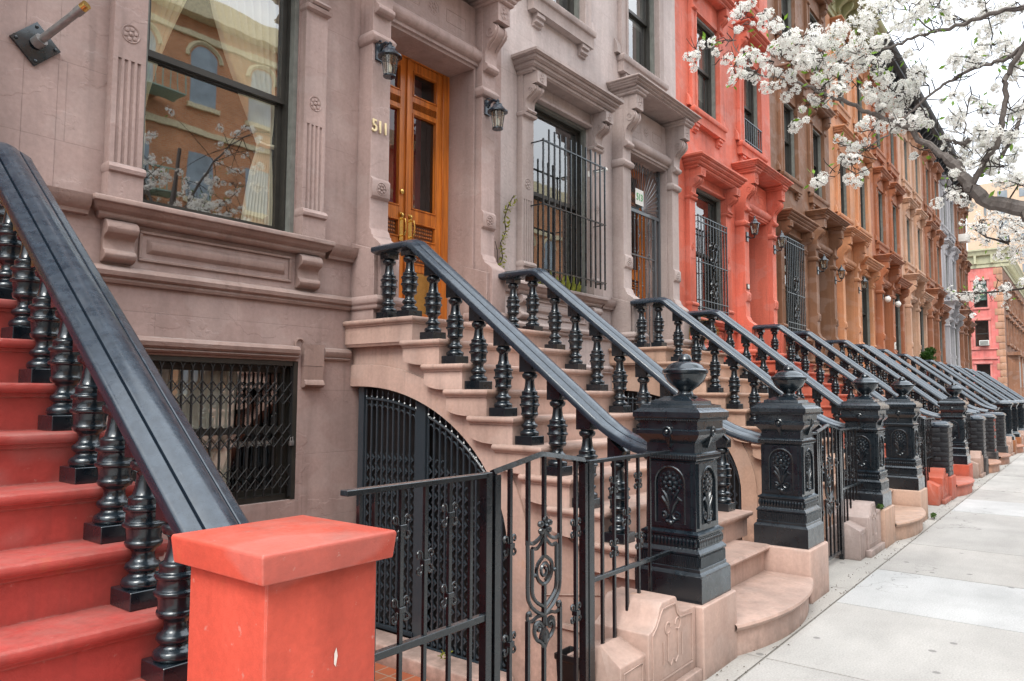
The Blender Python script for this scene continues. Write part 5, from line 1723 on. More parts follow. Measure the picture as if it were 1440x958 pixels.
NP = make_newel(); PP = make_pier(False); PB = make_pier(True); BP = make_boxpost()
used = set()
def put(proto, name, x, y, label, cat, col, group):
    o = proto if name not in used else copy_tree(proto)
    used.add(name)
    o.location = (x, y, 0)
    for ch in ALLKIDS(o):
        if ch.name.startswith('base_block'): ch.color = (*col, 1)
    tag(o, label, cat, group)
    return o
for k in (0, 1):
    sc = HOUSES[k][1]
    put(NP, 'newel', DOORX[k] - (1.045 if k == 0 else 1.06), 2.03, ['black cast iron newel post nearest the camera, at the foot of 511', 'black iron newel post left of the steps to the pale mauve house'][k], 'newel post', sc, 'cast iron newel posts')
    put(NP, 'newel', DOORX[k] + 0.94, 2.02, ['black iron newel post right of the curved bottom step of 511', 'black iron newel post right of the steps to the pale mauve house'][k], 'newel post', sc, 'cast iron newel posts')
put(PP, 'pier', DOORX[2] - 1.06, 2.03, 'black painted brick pier on a red block with rounded top', 'pier', (0.50, 0.10, 0.055), 'brick piers')
put(NP, 'newel', DOORX[2] + 0.94, 2.02, 'black iron newel post standing on a red block', 'newel post', (0.50, 0.10, 0.055), 'cast iron newel posts')
put(PP, 'pier', DOORX[3] - 1.06, 2.03, 'black brick pier left of the steps to the chocolate brown house', 'pier', (0.02, 0.022, 0.026), 'brick piers')
put(PB, 'pierb', DOORX[3] + 0.94, 2.02, 'brick pier with black paint peeling off its red bricks', 'pier', (0.02, 0.022, 0.026), 'brick piers')
put(PP, 'pier', DOORX[4] + 0.94, 2.02, 'black brick pier right of the steps to the orange tan house', 'pier', (0.02, 0.022, 0.026), 'brick piers')
for k in (5, 6, 7, 8, 9):
    for s, w in ((-1.06, 'left'), (0.94, 'right')):
        put(BP, 'box', DOORX[k] + s, 2.02, 'plain iron gatepost %s of the steps to the %s' % (w, SHORT[k]), 'gatepost', (0.34, 0.13, 0.05), 'plain iron gateposts')

# bright red pedestal in front
pd = empty('pedestal', (1.405, 1.98, 0))
mb = MB(); mb.square([(0.198, -0.01), (0.198, 1.10)], 0, 0); o = mb.build('shaft', M['step'], pd, bevel=0.012, seg=3); o.color = (0.63, 0.098, 0.062, 1)
mb = MB(); mb.square([(0.205, 1.088), (0.232, 1.093), (0.240, 1.168), (0.236, 1.176), (0.10, 1.186)], 0, 0); o = mb.build('cap', M['step'], pd, bevel=0.008, seg=3); o.color = (0.63, 0.098, 0.062, 1)
mb = MB(); mb.add([(0.036, -0.1995, 0.845), (0.043, -0.1995, 0.86), (0.048, -0.1995, 0.835), (0.042, -0.1995, 0.805), (0.035, -0.1995, 0.815)], [(0, 1, 2, 3, 4)])
mb.build('paint_chip', M['chip'], pd, smooth=0)
tag(pd, 'thick square pedestal painted bright red with an overhanging cap', 'pedestal')

FN = make_fence()
PL = make_plinth()
first = True
for k in (0, 1, 2, 3, 5, 6, 7, 8, 9):
    f = FN if first else copy_tree(FN)
    p = PL if first else copy_tree(PL)
    first = False
    dx = DOORX[k] - 5.36
    f.location = (dx, 0, 0); p.location = (dx, 0, 0)
    col = {2: (0.52, 0.105, 0.055), 1: (0.50, 0.40, 0.37)}.get(k, HOUSES[k][1] if k == 0 else (0.45, 0.30, 0.24))
    paint(p, col)
    tag(f, {0: 'black wrought iron fence with scrolled gate, between red pedestal and nearest newel'}.get(k, 'black iron areaway fence left of the steps to the %s' % SHORT[k] if k < 4 else 'black iron areaway fence in front of the %s' % SHORT[k - 1]), 'fence', 'areaway fences')
    tag(p, {0: 'pink stepped stone plinth with carved panel beside the nearest newel'}.get(k, 'stepped stone plinth left of the steps to the %s' % SHORT[k]), 'plinth', 'areaway plinths')
# small bits of the first areaway
mb = MB()
mb.prism([(3.42, -0.57), (3.42, -0.47), (3.46, -0.44), (4.40, -0.44), (4.44, -0.40), (5.28, -0.40), (5.28, -0.57)], 'yz', 4.18, 4.44)
o = mb.build('areaway_curb', M['step'], None, bevel=0.02, seg=3); o.color = (0.60, 0.42, 0.36, 1)
tag(o, 'low pink kerb stone below the arched gate of 511', 'kerb')
bn = empty('waste_bin', (3.29, 2.16, 0))
mb = MB(); mb.square([(0.055, 0.0), (0.066, 0.25), (0.073, 0.255), (0.073, 0.285), (0.062, 0.285), (0.052, 0.05)], 0, 0)
mb.build('body', M['bin'], bn, bevel=0.01)
tag(bn, 'small black plastic bin standing behind the iron gate', 'bin')

# ------------------------------------------------------------------ lanterns and small things on the walls
l1 = make_cone_lantern(); l1.location = (4.535, 5.147, 4.735); tag(l1, 'weathered black lantern above the number 511, left of the oak door', 'lantern', 'lanterns of 511')
l2 = copy_tree(l1); l2.location = (6.115, 5.147, 4.70); tag(l2, 'weathered black lantern right of the oak door of 511', 'lantern', 'lanterns of 511')
s0 = make_six_lantern()
for i, (k, dx, z, lab) in enumerate(((2, -0.785, 4.90, 'six-sided black lantern left of the salmon red doorway'), (2, 0.785, 4.90, 'six-sided black lantern right of the salmon red doorway'), (3, -0.785, 4.88, 'black lantern left of the chocolate brown doorway'), (3, 0.785, 4.84, 'black lantern right of the chocolate brown doorway'), (4, 0.785, 4.86, 'black lantern right of the orange tan doorway'))):
    o = s0 if i == 0 else copy_tree(s0)
    o.location = (DOORX[k] + dx, 5.147, z); tag(o, lab, 'lantern', 'six-sided lanterns')
g0 = make_globe_lamp()
for i, (dx, lab) in enumerate(((-0.785, 'white globe lamp left of the rust orange doorway'), (0.785, 'white globe lamp right of the rust orange doorway'))):
    o = g0 if i == 0 else copy_tree(g0)
    o.location = (DOORX[5] + dx, 5.147, 4.72); tag(o, lab, 'lamp', 'globe lamps')
mb = MB(); mb.box(-0.09, 0.09, -0.02, 0.01, -0.12, 0.12); mb.box(-0.05, 0.05, -0.026, -0.018, 0.0, 0.08, 1)
ic = mb.build('intercom', [M['white'], M['frame']], None, bevel=0.006); ic.location = (DOORX[5] + 0.80, 5.14, 3.30); tag(ic, 'small white intercom box on the rust orange door pilaster', 'intercom')
mb = MB(); mb.box(-0.06, 0.06, -0.012, 0.01, -0.05, 0.05); mb.box(-0.05, 0.05, -0.016, -0.011, -0.04, 0.04, 1)
ic = mb.build('number_plate', [M['frame'], M['white']], None, bevel=0.003); ic.location = (DOORX[2] - 0.79, 5.14, 3.70); tag(ic, 'small number plate on the left pilaster of the salmon red door', 'plate')
# flagpole socket at the far left
fp = empty('flagpole_bracket', (1.765, 5.33, 3.86))
mb = MB(); mb.prism([(0.0, 0.148), (0.148, 0.0), (0.0, -0.148), (-0.148, 0.0)], 'xz', -0.022, -0.002)
for q in ((0, 0.115), (0.115, 0), (0, -0.115), (-0.115, 0)):
    mb.blob((q[0], -0.024, q[1]), 0.012, 0.010, 0.012)
mb.lathe([(0.001, -0.001), (0.001, 0.0)], 0, 0.05, 0, 4)
mb.build('plate', M['iron'], fp, bevel=0.003)
mb = MB(); a = Vector((0.0, -0.02, 0.0)); b = Vector((0.145, -0.40, 0.20))
mb.tube([a, a + (b - a) * 0.12], 0.042, 12); mb.tube([a + (b - a) * 0.1, a + (b - a) * 0.92], 0.026, 12)
mb.tube([a + (b - a) * 0.80, a + (b - a) * 0.92], 0.031, 12)
mb.build('pole_socket', M['steel'], fp)
mb = MB(); mb.tube([a + (b - a) * 0.92, b], 0.030, 12); mb.build('tip', M['brass'], fp)
tag(fp, 'black diamond plate with a short metal flagpole stub, upper left wall', 'flagpole bracket')
mb = MB(); mb.lathe([(0.03, -0.04), (0.03, 0.04)], 0, 0.0, 0, 8)
mb.tube([(0, 0, 0.0), (0.05, -0.10, 0.03), (0.09, -0.20, 0.05)], 0.02, 8); mb.blob((0.09, -0.20, 0.05), 0.035, 0.035, 0.03)
o = mb.build('wall_spigot', M['white'], None); o.location = (8.50, 5.31, 4.62); tag(o, 'short white socket on the pale mauve wall left of the door', 'socket')

# plants
rnd = random.Random(5)
vn = empty('climbing_vine', (6.62, 5.31, 3.05))
mb = MB(); st = [(-0.09, 0, 0.0), (-0.02, -0.01, 0.14), (-0.06, -0.01, 0.30), (0.03, -0.015, 0.45), (0.0, -0.015, 0.60), (0.08, -0.02, 0.78), (0.17, -0.02, 0.90)]
mb.tube(st, 0.006, 5); mb.tube([(-0.10, 0, 0.02), (-0.12, -0.01, 0.2), (-0.16, -0.01, 0.30)], 0.004, 4)
mb.build('stem', M['twig'], vn)
mb = MB()
for i in range(len(st) - 1):
    for t in (0.2, 0.7):
        q = [st[i][c] + (st[i + 1][c] - st[i][c]) * t for c in range(3)]
        leaf_cloud(mb, (q[0], q[1] - 0.02, q[2]), 0.065, 0.025, 0.05, 9 if i < 5 else 5, 0.029, rnd)
mb.build('leaves', M['vineleaf'], vn, smooth=0)
tag(vn, 'thin yellow green creeper on the wall right of the oak door', 'vine')
u0 = make_planter(); u0.location = (11.17, 4.90, 2.26)
mb = MB(); leaf_cloud(mb, (0, 0, 0.50), 0.20, 0.20, 0.05, 160, 0.03, rnd, shell=0); 
for i in range(14):
    a = rnd.uniform(0, 6.28); mb.tube([(0.18 * cos(a), 0.18 * sin(a), 0.5), (0.27 * cos(a), 0.27 * sin(a), 0.40), (0.29 * cos(a), 0.29 * sin(a), 0.15)], 0.004, 4)
mb.build('greenery', M['vineleaf'], u0, smooth=0)
tag(u0, 'black urn planter with trailing greens beside the salmon red window', 'planter', 'urn planters')
u1 = empty('urn_planter', (15.95, 4.90, 2.32)); 
c = ALLKIDS(u0)[0].copy(); COL.objects.link(c); adopt(c, u1)
tag(u1, 'empty black urn planter at the top of the salmon red stoop', 'planter', 'urn planters')
sh = empty('potted_shrub', (30.9, 4.75, 2.26))
mb = MB(); mb.lathe([(0.14, 0.0), (0.20, 0.30), (0.23, 0.31), (0.23, 0.35), (0.20, 0.35), (0.0, 0.33)], 0, 0, 0, 16); mb.build('pot', M['redbrick'], sh)
mb = MB(); mb.tube([(0, 0, 0.3), (0.02, 0, 0.6)], 0.03, 6); mb.build('trunk', M['twig'], sh)
mb = MB(); 
for c_, r_ in (((0, 0, 0.72), 0.30), ((0.18, 0.05, 0.88), 0.20), ((-0.2, 0, 0.85), 0.22), ((0.02, -0.1, 1.02), 0.2), ((0.1, 0.1, 0.6), 0.25)):
    leaf_cloud(mb, c_, r_, r_, r_ * 0.8, 420, 0.045, rnd, shell=0.1); mb.build('foliage', M['darkleaf'], sh, smooth=0)
tag(sh, 'round green potted shrub on the stoop of the pale tan house', 'shrub')
for i, (x, y, z, n, lab) in enumerate(((8.75, 1.84, 0.43, 60, 'sprig of weeds on the block of the third newel'), (11.20, 1.72, 0.05, 110, 'tuft of weeds on the pavement below the fourth newel'), (4.25, 3.95, -0.36, 26, 'yellow flowering weed behind the iron gate'))):
    mb = MB(); leaf_cloud(mb, (0, 0, 0), 0.09, 0.03, 0.035, n, 0.018, rnd, shell=0)
    o = mb.build('weed', M['weed'] if i < 2 else M['vineleaf'], None, smooth=0); o.location = (x, y, z); tag(o, lab, 'weed', 'weeds')

# air conditioners in the far windows
def make_ac():
    r = empty('air_conditioner')
    mb = MB(); mb.box(-0.32, 0.32, -0.40, 0.10, 0, 0.40); mb.build('case', M['white'], r, bevel=0.02)
    mb = MB()
    for i in range(8): mb.box(-0.28, 0.28, -0.412, -0.398, 0.04 + 0.042 * i, 0.06 + 0.042 * i)
    mb.build('vents', M['greyframe'], r)
    return r
ac = make_ac()
for i, (x, z, lab) in enumerate(((HX[9] + W - UP2, 9.78, 'white air conditioner in a top floor window past the grey blue house'), (HX[9] + W - UP2, 6.66, 'white air conditioner in a second floor window past the grey blue house'))):
    o = ac if i == 0 else copy_tree(ac)
    o.location = (x, 5.2, z); tag(o, lab, 'air conditioner', 'air conditioners')

# ------------------------------------------------------------------ corner building across the avenue, tower behind it
def corner_building():
    r = empty('corner_building', (68, 5.18, 0))
    H = 11.7
    holes = [(1.0, 1.9, 2.6, 4.15), (1.0, 1.9, 5.55, 7.55), (1.0, 1.9, 8.6, 10.7), (3.2, 4.1, 2.6, 4.15), (3.2, 4.1, 5.55, 7.55), (3.2, 4.1, 8.6, 10.7), (5.6, 6.5, 5.55, 7.55), (5.6, 6.5, 8.6, 10.7)]
    mb = MB()
    sheet_with_holes(mb, 0.35, 14, -0.3, H, 0, holes)
    mb.v = [(y, x, z) for x, y, z in mb.v]
    for a, b, c, d in holes:
        for p in ([(0, a, c), (0, a, d), (0.2, a, d), (0.2, a, c)], [(0, b, c), (0, b, d), (0.2, b, d), (0.2, b, c)], [(0, a, d), (0, b, d), (0.2, b, d), (0.2, a, d)], [(0, a, c), (0, b, c), (0.2, b, c), (0.2, a, c)]):
            mb.add(p, [(0, 1, 2, 3)])
    o = mb.build('end_wall', M['stone'], r, smooth=0); o.color = (0.70, 0.20, 0.18, 1)
    mb = MB(); mb.add([(0.35, 0, -0.3), (30, 0, -0.3), (30, 0, H), (0.35, 0, H)], [(0, 1, 2, 3)]); mb.add([(0.02, 0.02, H - 0.02), (30, 0.02, H - 0.02), (30, 14, H - 0.02), (0.02, 14, H - 0.02)], [(0, 1, 2, 3)])
    mb.add([(0.9, 0.3, 0), (0.9, 13.8, 0), (0.9, 13.8, H - 0.1), (0.9, 0.3, H - 0.1)], [(0, 1, 2, 3)])
    o = mb.build('street_wall', M['stone'], r, smooth=0); o.color = (0.20, 0.09, 0.055, 1)
    mb = MB()
    for i in range(22):
        w = 0.55 if i % 2 else 0.36
        mb.box(-0.03, w, -0.03, w, i * 0.53, i * 0.53 + 0.50)
    o = mb.build('quoins', M['stone'], r, bevel=0.02); o.color = (0.50, 0.27, 0.17, 1)
    mb = MB()
    for z in (5.30, 4.55): mb.box(-0.10, 0.02, 0.45, 14, z, z + 0.12)
    for a, b, c, d in holes:
        mb.box(-0.12, 0.02, a - 0.18, b + 0.18, d + 0.05, d + 0.22); mb.box(-0.10, 0.02, a - 0.12, b + 0.12, c - 0.14, c)
        mb.box(-0.05, 0.02, a - 0.14, a - 0.01, c + 0.01, d + 0.04); mb.box(-0.05, 0.02, b + 0.01, b + 0.14, c + 0.01, d + 0.04)
    o = mb.build('trim', M['stone'], r); o.color = (0.72, 0.25, 0.22, 1)
    for i, (a, b, c, d) in enumerate(holes):
        mb = MB()
        for q in ((a, a + 0.06, c, d), (b - 0.06, b, c, d), (a + 0.06, b - 0.06, c, c + 0.07), (a + 0.06, b - 0.06, d - 0.07, d), (a + 0.06, b - 0.06, (c + d) / 2 - 0.04, (c + d) / 2 + 0.04)):
            mb.box(0.10, 0.17, q[0], q[1], q[2], q[3])
        w = mb.build('window', M['frame'], r)
        mb = MB(); mb.add([(0.14, a, c), (0.14, b, c), (0.14, b, d), (0.14, a, d)], [(0, 1, 2, 3)]); mb.build('pane', M['glass'], w, smooth=0)
        if i in (2, 5):
            mb = MB(); mb.add([(0.3, a, c + 0.6), (0.3, b, c + 0.6), (0.3, b, d), (0.3, a, d)], [(0, 1, 2, 3)]); mb.build('blind', M['mint'], w, smooth=0)
    mb = MB()
    pr = [(0.02, H), (-0.06, H), (-0.06, H + 0.25), (-0.14, H + 0.3), (-0.16, H + 0.85), (-0.40, H + 0.95), (-0.45, H + 1.2), (-0.55, H + 1.3), (-0.55, H + 1.42), (0.02, H + 1.5)]
    mb.prism(pr, 'xz', -0.5, 14)
    mb.prism([(y, z) for y, z in pr], 'yz', -0.1, 30)
    for i in range(12):
        y = 0.5 + i * 1.1
        mb.box(-0.42, -0.05, y, y + 0.16, H + 0.3, H + 0.95)
    for i in range(26):
        x = 0.5 + i * 1.1
        mb.box(x, x + 0.16, -0.42, -0.05, H + 0.3, H + 0.95)
    o = mb.build('cornice', M['cornicegreen'], r)
    # bays of the street front
    mb = MB()
    for i in range(6):
        x = 2.0 + i * 3.4
        mb.prism([(x, 0.02), (x + 0.4, -0.7), (x + 1.8, -0.7), (x + 2.2, 0.02)], 'xy', 0.0, 4.9)
        mb.box(x - 0.1, x + 2.3, -0.85, 0.02, 4.9, 5.15)
        for z in (5.9, 8.7):
            mb.box(x + 0.2, x + 0.4, -0.10, 0.02, z, z + 2.0); mb.box(x + 1.7, x + 1.9, -0.10, 0.02, z, z + 2.0); mb.box(x, x + 2.1, -0.2, 0.02, z + 2.0, z + 2.2); mb.box(x, x + 2.1, -0.2, 0.02, z - 0.2, z)
    o = mb.build('bays', M['stone'], r); o.color = (0.30, 0.15, 0.09, 1)
    mb = MB()
    for i in range(6):
        x = 2.0 + i * 3.4
        for z in (5.9, 8.7): mb.box(x + 0.42, x + 1.68, -0.012, 0.02, z, z + 2.0)
        mb.box(x + 0.6, x + 1.6, -0.712, -0.68, 2.4, 4.4)
    mb.build('street_windows', M['towerwin'], r)
    tag(r, 'pink red corner house with green cornice at the end of the street', 'house')
    a2 = copy_tree(ac); a2.location = (68.0, 5.18 + 1.3, 5.60); a2.rotation_euler = (0, 0, -pi / 2); tag(a2, 'white air conditioner in the pink corner house window', 'air conditioner', 'air conditioners')
corner_building()
tw = empty('apartment_tower', (160, -30, 0))
mb = MB(); mb.box(0, 30, 0, 47, -1, 41); mb.box(-0.6, 0.2, 44.5, 47.2, -1, 37, 0); mb.box(4, 20, 10, 30, 41, 44); mb.build('walls', M['tower'], tw, smooth=0)
mb = MB()
for f in range(14):
    for i in range(14):
        y = 1.2 + i * 3.3
        mb.box(-0.08, 0.1, y, y + 1.5, 2 + f * 2.75, 3.5 + f * 2.75)
mb.build('windows', M['towerwin'], tw, smooth=0)['kind'] = 'stuff'
tag(tw, 'tall beige apartment tower far behind the blossom', 'building')

# ------------------------------------------------------------------ the houses across the street (seen only as reflections in the panes)
def opposite(x0, x1, h, col, label):
    r = empty('brick_building', (x0, -17.2, 0))
    w = x1 - x0
    n = int(w / 2.25); p = w / n
    mb = MB(); mb.box(0, w, -10, 0, -0.3, h); mb.build('wall', M['oppbrick'], r, smooth=0)
    wn = MB(); bd = MB()
    for f in range(int(h / 3.9)):
        z = 1.6 + f * 3.9
        for i in range(n):
            xc = p * (i + 0.5)
            arch = f >= int(h / 3.9) - 1
            wn.box(xc - 0.55, xc + 0.55, -0.1, 0.012, z, z + 1.9)
            if arch:
                wn.prism([(xc + 0.55 * cos(t), z + 1.9 + 0.55 * sin(t)) for t in [pi * k / 10 for k in range(11)]], 'xz', -0.1, 0.012)
                bd.tube([(xc + 0.72 * cos(t), 0.03, z + 1.9 + 0.72 * sin(t)) for t in [pi * k / 10 for k in range(11)]], 0.10, 4)
            bd.box(xc - 0.7, xc + 0.7, 0.0, 0.14, z - 0.2, z - 0.001)
        bd.box(0, w, 0, 0.12, z + 2.7, z + 2.95)
    bd.box(-0.2, w + 0.2, -0.3, 0.5, h - 0.5, h + 0.3)
    wn.build('windows', M['oppwin'], r, smooth=0); bd.build('bands', M['band'], r)
    mb = MB()
    for f in range(1, int(h / 3.9)):
        z = 1.6 + f * 3.9 - 0.25; xa = p * 1.1; xb = xa + 5.0
        mb.box(xa, xb, 0.15, 1.1, z, z + 0.05)
        for k in range(18): mb.box(xa + (xb - xa) * k / 17 - 0.015, xa + (xb - xa) * k / 17 + 0.015, 1.07, 1.1, z + 0.05, z + 0.95)
        mb.box(xa, xb, 1.06, 1.11, z + 0.93, z + 0.98)
        mb.tube([(xa + 1.0, 0.8, z - 3.8), (xa + 3.6, 0.8, z)], 0.10, 4); mb.tube([(xa + 1.0, 0.4, z - 3.8), (xa + 3.6, 0.4, z)], 0.10, 4)
    mb.build('fire_escape', M['mint'], r)
    tag(r, label, 'building', 'houses across the street')
opposite(-22, 6.0, 15.5, None, 'brick building across the street, left of the arched one')
opposite(6.3, 22.0, 17.3, None, 'orange brick building with arched windows mirrored in the 511 window')
opposite(22.4, 60.0, 15.0, None, 'long brick building across the street, farther down')

# ------------------------------------------------------------------ flowering pear tree
def pear_tree():
    rnd = random.Random(21)
    K = 2.994
    def cp(x, y, d): return at(960 + x / K, y / K, d)
    def dep(x): return 4.55 + (480 - x / K) / 480 * 0.95
    root = empty('pear_tree', (6.35, -1.75, 0.0))
    off = Vector(root.location)
    limbs = []
    def limb(pts, r0, r1, extra=None):
        P = [cp(x, y, dep(x) + dd) for x, y, dd in pts]
        if extra: P = extra + P
        # smooth
        Q = [P[0]] + P + [P[-1]]
        out = []
        for i in range(1, len(Q) - 2):
            for k in range(4):
                t = k / 4
                a, b, c, d = Q[i - 1], Q[i], Q[i + 1], Q[i + 2]
                out.append(0.5 * ((2 * b) + (c - a) * t + (2 * a - 5 * b + 4 * c - d) * t * t + (3 * b - a - 3 * c + d) * t ** 3))
        out.append(Q[-2])
        n = len(out)
        # small kinks
        out = [p + Vector((rnd.gauss(0, 1), rnd.gauss(0, 1), rnd.gauss(0, 1))) * 0.006 for p in out]
        rs = [r0 + (r1 - r0) * (i / (n - 1)) ** 0.8 for i in range(n)]
        limbs.append((out, rs))
        return out, rs
    crotch = Vector((6.30, -1.62, 1.95))
    trunk = [(Vector((6.35, -1.75, -0.02)), 0.16), (Vector((6.36, -1.74, 0.35)), 0.125), (Vector((6.33, -1.70, 1.2)), 0.115), (crotch, 0.115), (Vector((6.35, -1.75, 2.9)), 0.085), (Vector((6.5, -1.9, 4.2)), 0.06), (Vector((6.6, -1.8, 6.0)), 0.03)]
    A = limb([(1600, 940, 0.0), (1437, 882, 0.0), (1330, 857, 0.0), (1262, 835, 0.0), (1210, 785, 0.0), (1160, 722, 0.03), (1100, 660, 0.05), (1040, 615, 0.08), (960, 550, 0.1), (890, 512, 0.1), (820, 488, 0.12), (760, 465, 0.12), (690, 430, 0.14), (620, 405, 0.15), (560, 385, 0.17), (500, 352, 0.2), (440, 340, 0.2), (340, 318, 0.25), (262, 290, 0.25)], 0.085, 0.006, [crotch, Vector((6.1, -0.9, 2.35))])
    n = len(A[0])
    A[1][:] = [0.085 if i < 6 else 0.058 - 0.028 * min(1, (i - 6) / 26) if i < 32 else max(0.005, 0.022 - 0.017 * (i - 32) / (n - 33)) for i in range(n)]
    C = limb([(1215, 790, 0.0), (1262, 700, -0.05), (1302, 645, -0.1), (1335, 590, -0.12), (1350, 500, -0.15), (1358, 380, -0.18), (1375, 300, -0.2), (1437, 190, -0.25), (1520, 60, -0.3)], 0.020, 0.014)
    B = limb([(1437, 190, -0.25), (1370, 245, -0.2), (1290, 265, -0.15), (1200, 300, -0.1), (1120, 345, -0.05), (1040, 400, -0.02), (970, 460, 0.0), (900, 530, 0.02), (840, 580, 0.03), (760, 640, 0.05), (700, 690, 0.06)], 0.013, 0.004)
    D = limb([(1530, -10, -0.2), (1437, 30, -0.15), (1290, 62, -0.1), (1150, 112, 0.0), (1060, 132, 0.02), (990, 152, 0.05), (900, 188, 0.08), (800, 222, 0.1), (740, 250, 0.12), (650, 272, 0.15), (550, 300, 0.18)], 0.017, 0.005)
    E_ = limb([(1620, 40, -0.1), (1437, 420, 0.3), (1400, 560, 0.3), (1350, 640, 0.3), (1290, 700, 0.25), (1235, 745, 0.1)], 0.012, 0.014)
    G = limb([(1210, 590, 0.1), (1180, 605, 0.08), (1140, 600, 0.05), (1105, 580, 0.05)], 0.020, 0.004)
    H_ = limb([(225, 170, 0.35), (180, 170, 0.38), (120, 195, 0.4), (60, 225, 0.42)], 0.004, 0.002)
    I_ = limb([(262, 290, 0.25), (235, 230, 0.3), (215, 150, 0.35), (270, 95, 0.35)], 0.004, 0.003)
    J = limb([(1180, 560, 0.0), (1195, 480, 0.0), (1215, 370, -0.02)], 0.006, 0.003)
    Q_ = limb([(960, 60, -0.1), (1040, 120, 0.0), (1060, 132, 0.02)], 0.004, 0.006)
    S_ = limb([(1150, -60, -0.1), (1000, 40, -0.1), (880, 130, 0.0), (830, 190, 0.08)], 0.010, 0.004)
    mb = MB()
    mb.tube([p - off for p, _ in trunk], [r for _, r in trunk], 10)
    # upper boughs outside the picture
    for (b, e, r) in ((3, (4.6, -3.6, 4.6), 0.05), (4, (8.4, -2.6, 5.2), 0.045), (4, (5.2, -0.6, 5.4), 0.045), (5, (7.6, -0.9, 6.4), 0.03), (5, (5.6, -3.0, 6.6), 0.03), (3, (8.0, -3.2, 4.2), 0.045)):
        s = trunk[b][0]; e = Vector(e)
        P = [s + (e - s) * t + Vector((0, 0, 0.5 * sin(pi * t))) for t in [k / 6 for k in range(7)]]
        mb.tube([p - off for p in P], [r * (1 - 0.8 * k / 6) for k in range(7)], 7)
        limbs.append((P, [r * (1 - 0.8 * k / 6) for k in range(7)]))
    for P, rs in limbs[:12]:
        mb.tube([p - off for p in P], rs, 8)
    mb.build('branches', M['bark'], root)
    allp = [(p, r) for P, rs in limbs[:12] for p, r in zip(P, rs)]
    CL = [(30,240,35),(70,230,35),(105,185,30),(170,210,28),(245,75,45),(280,20,35),(345,40,35),(340,110,40),(240,115,30),(415,105,22),(185,245,30),(220,270,45),(280,240,50),(310,300,40),(270,330,30),(360,370,45),(205,345,28),(430,160,60),(400,210,60),(385,260,50),(480,190,70),(540,180,60),(500,250,70),(560,260,60),(460,300,45),(450,370,40),(400,310,30),(640,150,55),(690,180,60),(650,210,50),(740,230,60),(780,270,65),(820,280,50),(600,350,55),(560,330,40),(640,370,50),(520,440,25),(590,430,35),(550,430,30),(470,530,40),(515,500,25),(560,755,42),(600,760,36),(655,605,35),(765,545,45),(770,600,35),(720,620,40),(680,670,45),(730,670,35),(710,770,45),(755,725,30),(765,60,60),(820,40,60),(860,30,50),(740,110,50),(800,110,40),(850,190,45),(800,210,40),(800,370,50),(840,340,45),(800,400,40),(870,390,60),(930,390,50),(860,440,60),(920,450,60),(940,430,45),(900,510,60),(940,520,50),(880,540,50),(985,370,45),(1000,340,40),(1030,480,40),(1045,515,30),(970,280,45),(1000,300,40),(930,220,30),(920,110,40),(960,80,45),(1000,60,50),(1050,30,50),(990,20,45),(1120,70,45),(1100,40,40),(1200,130,40),(1300,130,55),(1330,45,70),(1260,50,50),(1400,40,50),(1150,250,50),(1200,240,60),(1250,230,50),(1220,280,45),(1300,190,50),(1360,190,50),(1400,230,60),(1420,260,40),(1140,400,35),(1130,500,45),(1150,540,45),(1000,650,30),(1110,630,35),(1190,660,45),(1200,700,40),(1150,690,35),(1110,740,35),(1090,830,45),(1150,840,40),(1200,850,35),(1280,480,50),(1250,560,60),(1200,590,40),(1300,560,50),(1280,620,60),(1330,600,60),(1390,470,60),(1420,450,40),(1400,560,50),(1300,680,50),(1340,700,50),(1400,650,40),(1380,740,50),(1340,770,40),(1420,760,40),(1060,-20,50),(1180,-10,50),(930,-20,60),(1240,10,40),(1310,380,30),(1400,330,35),(1250,420,30),(620,290,45),(700,300,45),(590,220,50),(610,180,40),(880,250,40),(700,350,35),(830,470,35)]
    FAR = [(1300,900,40),(1350,920,60),(1420,930,50),(1250,940,40),(1200,950,30),(1255,960,40),(1330,985,55),(1400,970,60),(1437,1010,50),(1290,1020,40),(1380,1040,45),(1230,1010,30),(1340,1090,35),(1420,1090,40),(1120,1230,28),(1210,1245,40),(1260,1215,40),(1300,1245,30),(1240,1330,20),(1180,1240,26),(1330,1210,30),(1370,1260,30),(1437,1180,30),(1390,1200,30)]
    petals = MB(); centre = MB(); leaves = MB(); tw = MB()
    pv = []; pf = []
    cv = []; cf = []
    def flower(c, nrm, s):
        nrm = nrm.normalized()
        a = nrm.cross(Vector((0.3, 0.5, 0.8)))
        if a.length < 0.1: a = nrm.cross(Vector((1, 0, 0)))
        a.normalize(); b = nrm.cross(a)
        t0 = rnd.uniform(0, 6.28)
        cupf = rnd.uniform(0.15, 0.5)
        for k in range(5):
            t = t0 + 2 * pi * k / 5
            d = a * cos(t) + b * sin(t); e = a * -sin(t) + b * cos(t)
            q = len(pv)
            pv.extend([c + d * s * 0.10, c + d * s * 0.55 - e * s * 0.36 + nrm * s * cupf * 0.5, c + d * s * 1.0 + nrm * s * cupf, c + d * s * 0.55 + e * s * 0.36 + nrm * s * cupf * 0.5])
            pf.append((q, q + 1, q + 2, q + 3))
        q = len(cv)
        r = s * 0.17
        cv.extend([c + nrm * s * 0.16 + a * r, c + nrm * s * 0.16 + b * r, c + nrm * s * 0.16 - a * r, c + nrm * s * 0.16 - b * r])
        cf.append((q, q + 1, q + 2, q + 3))
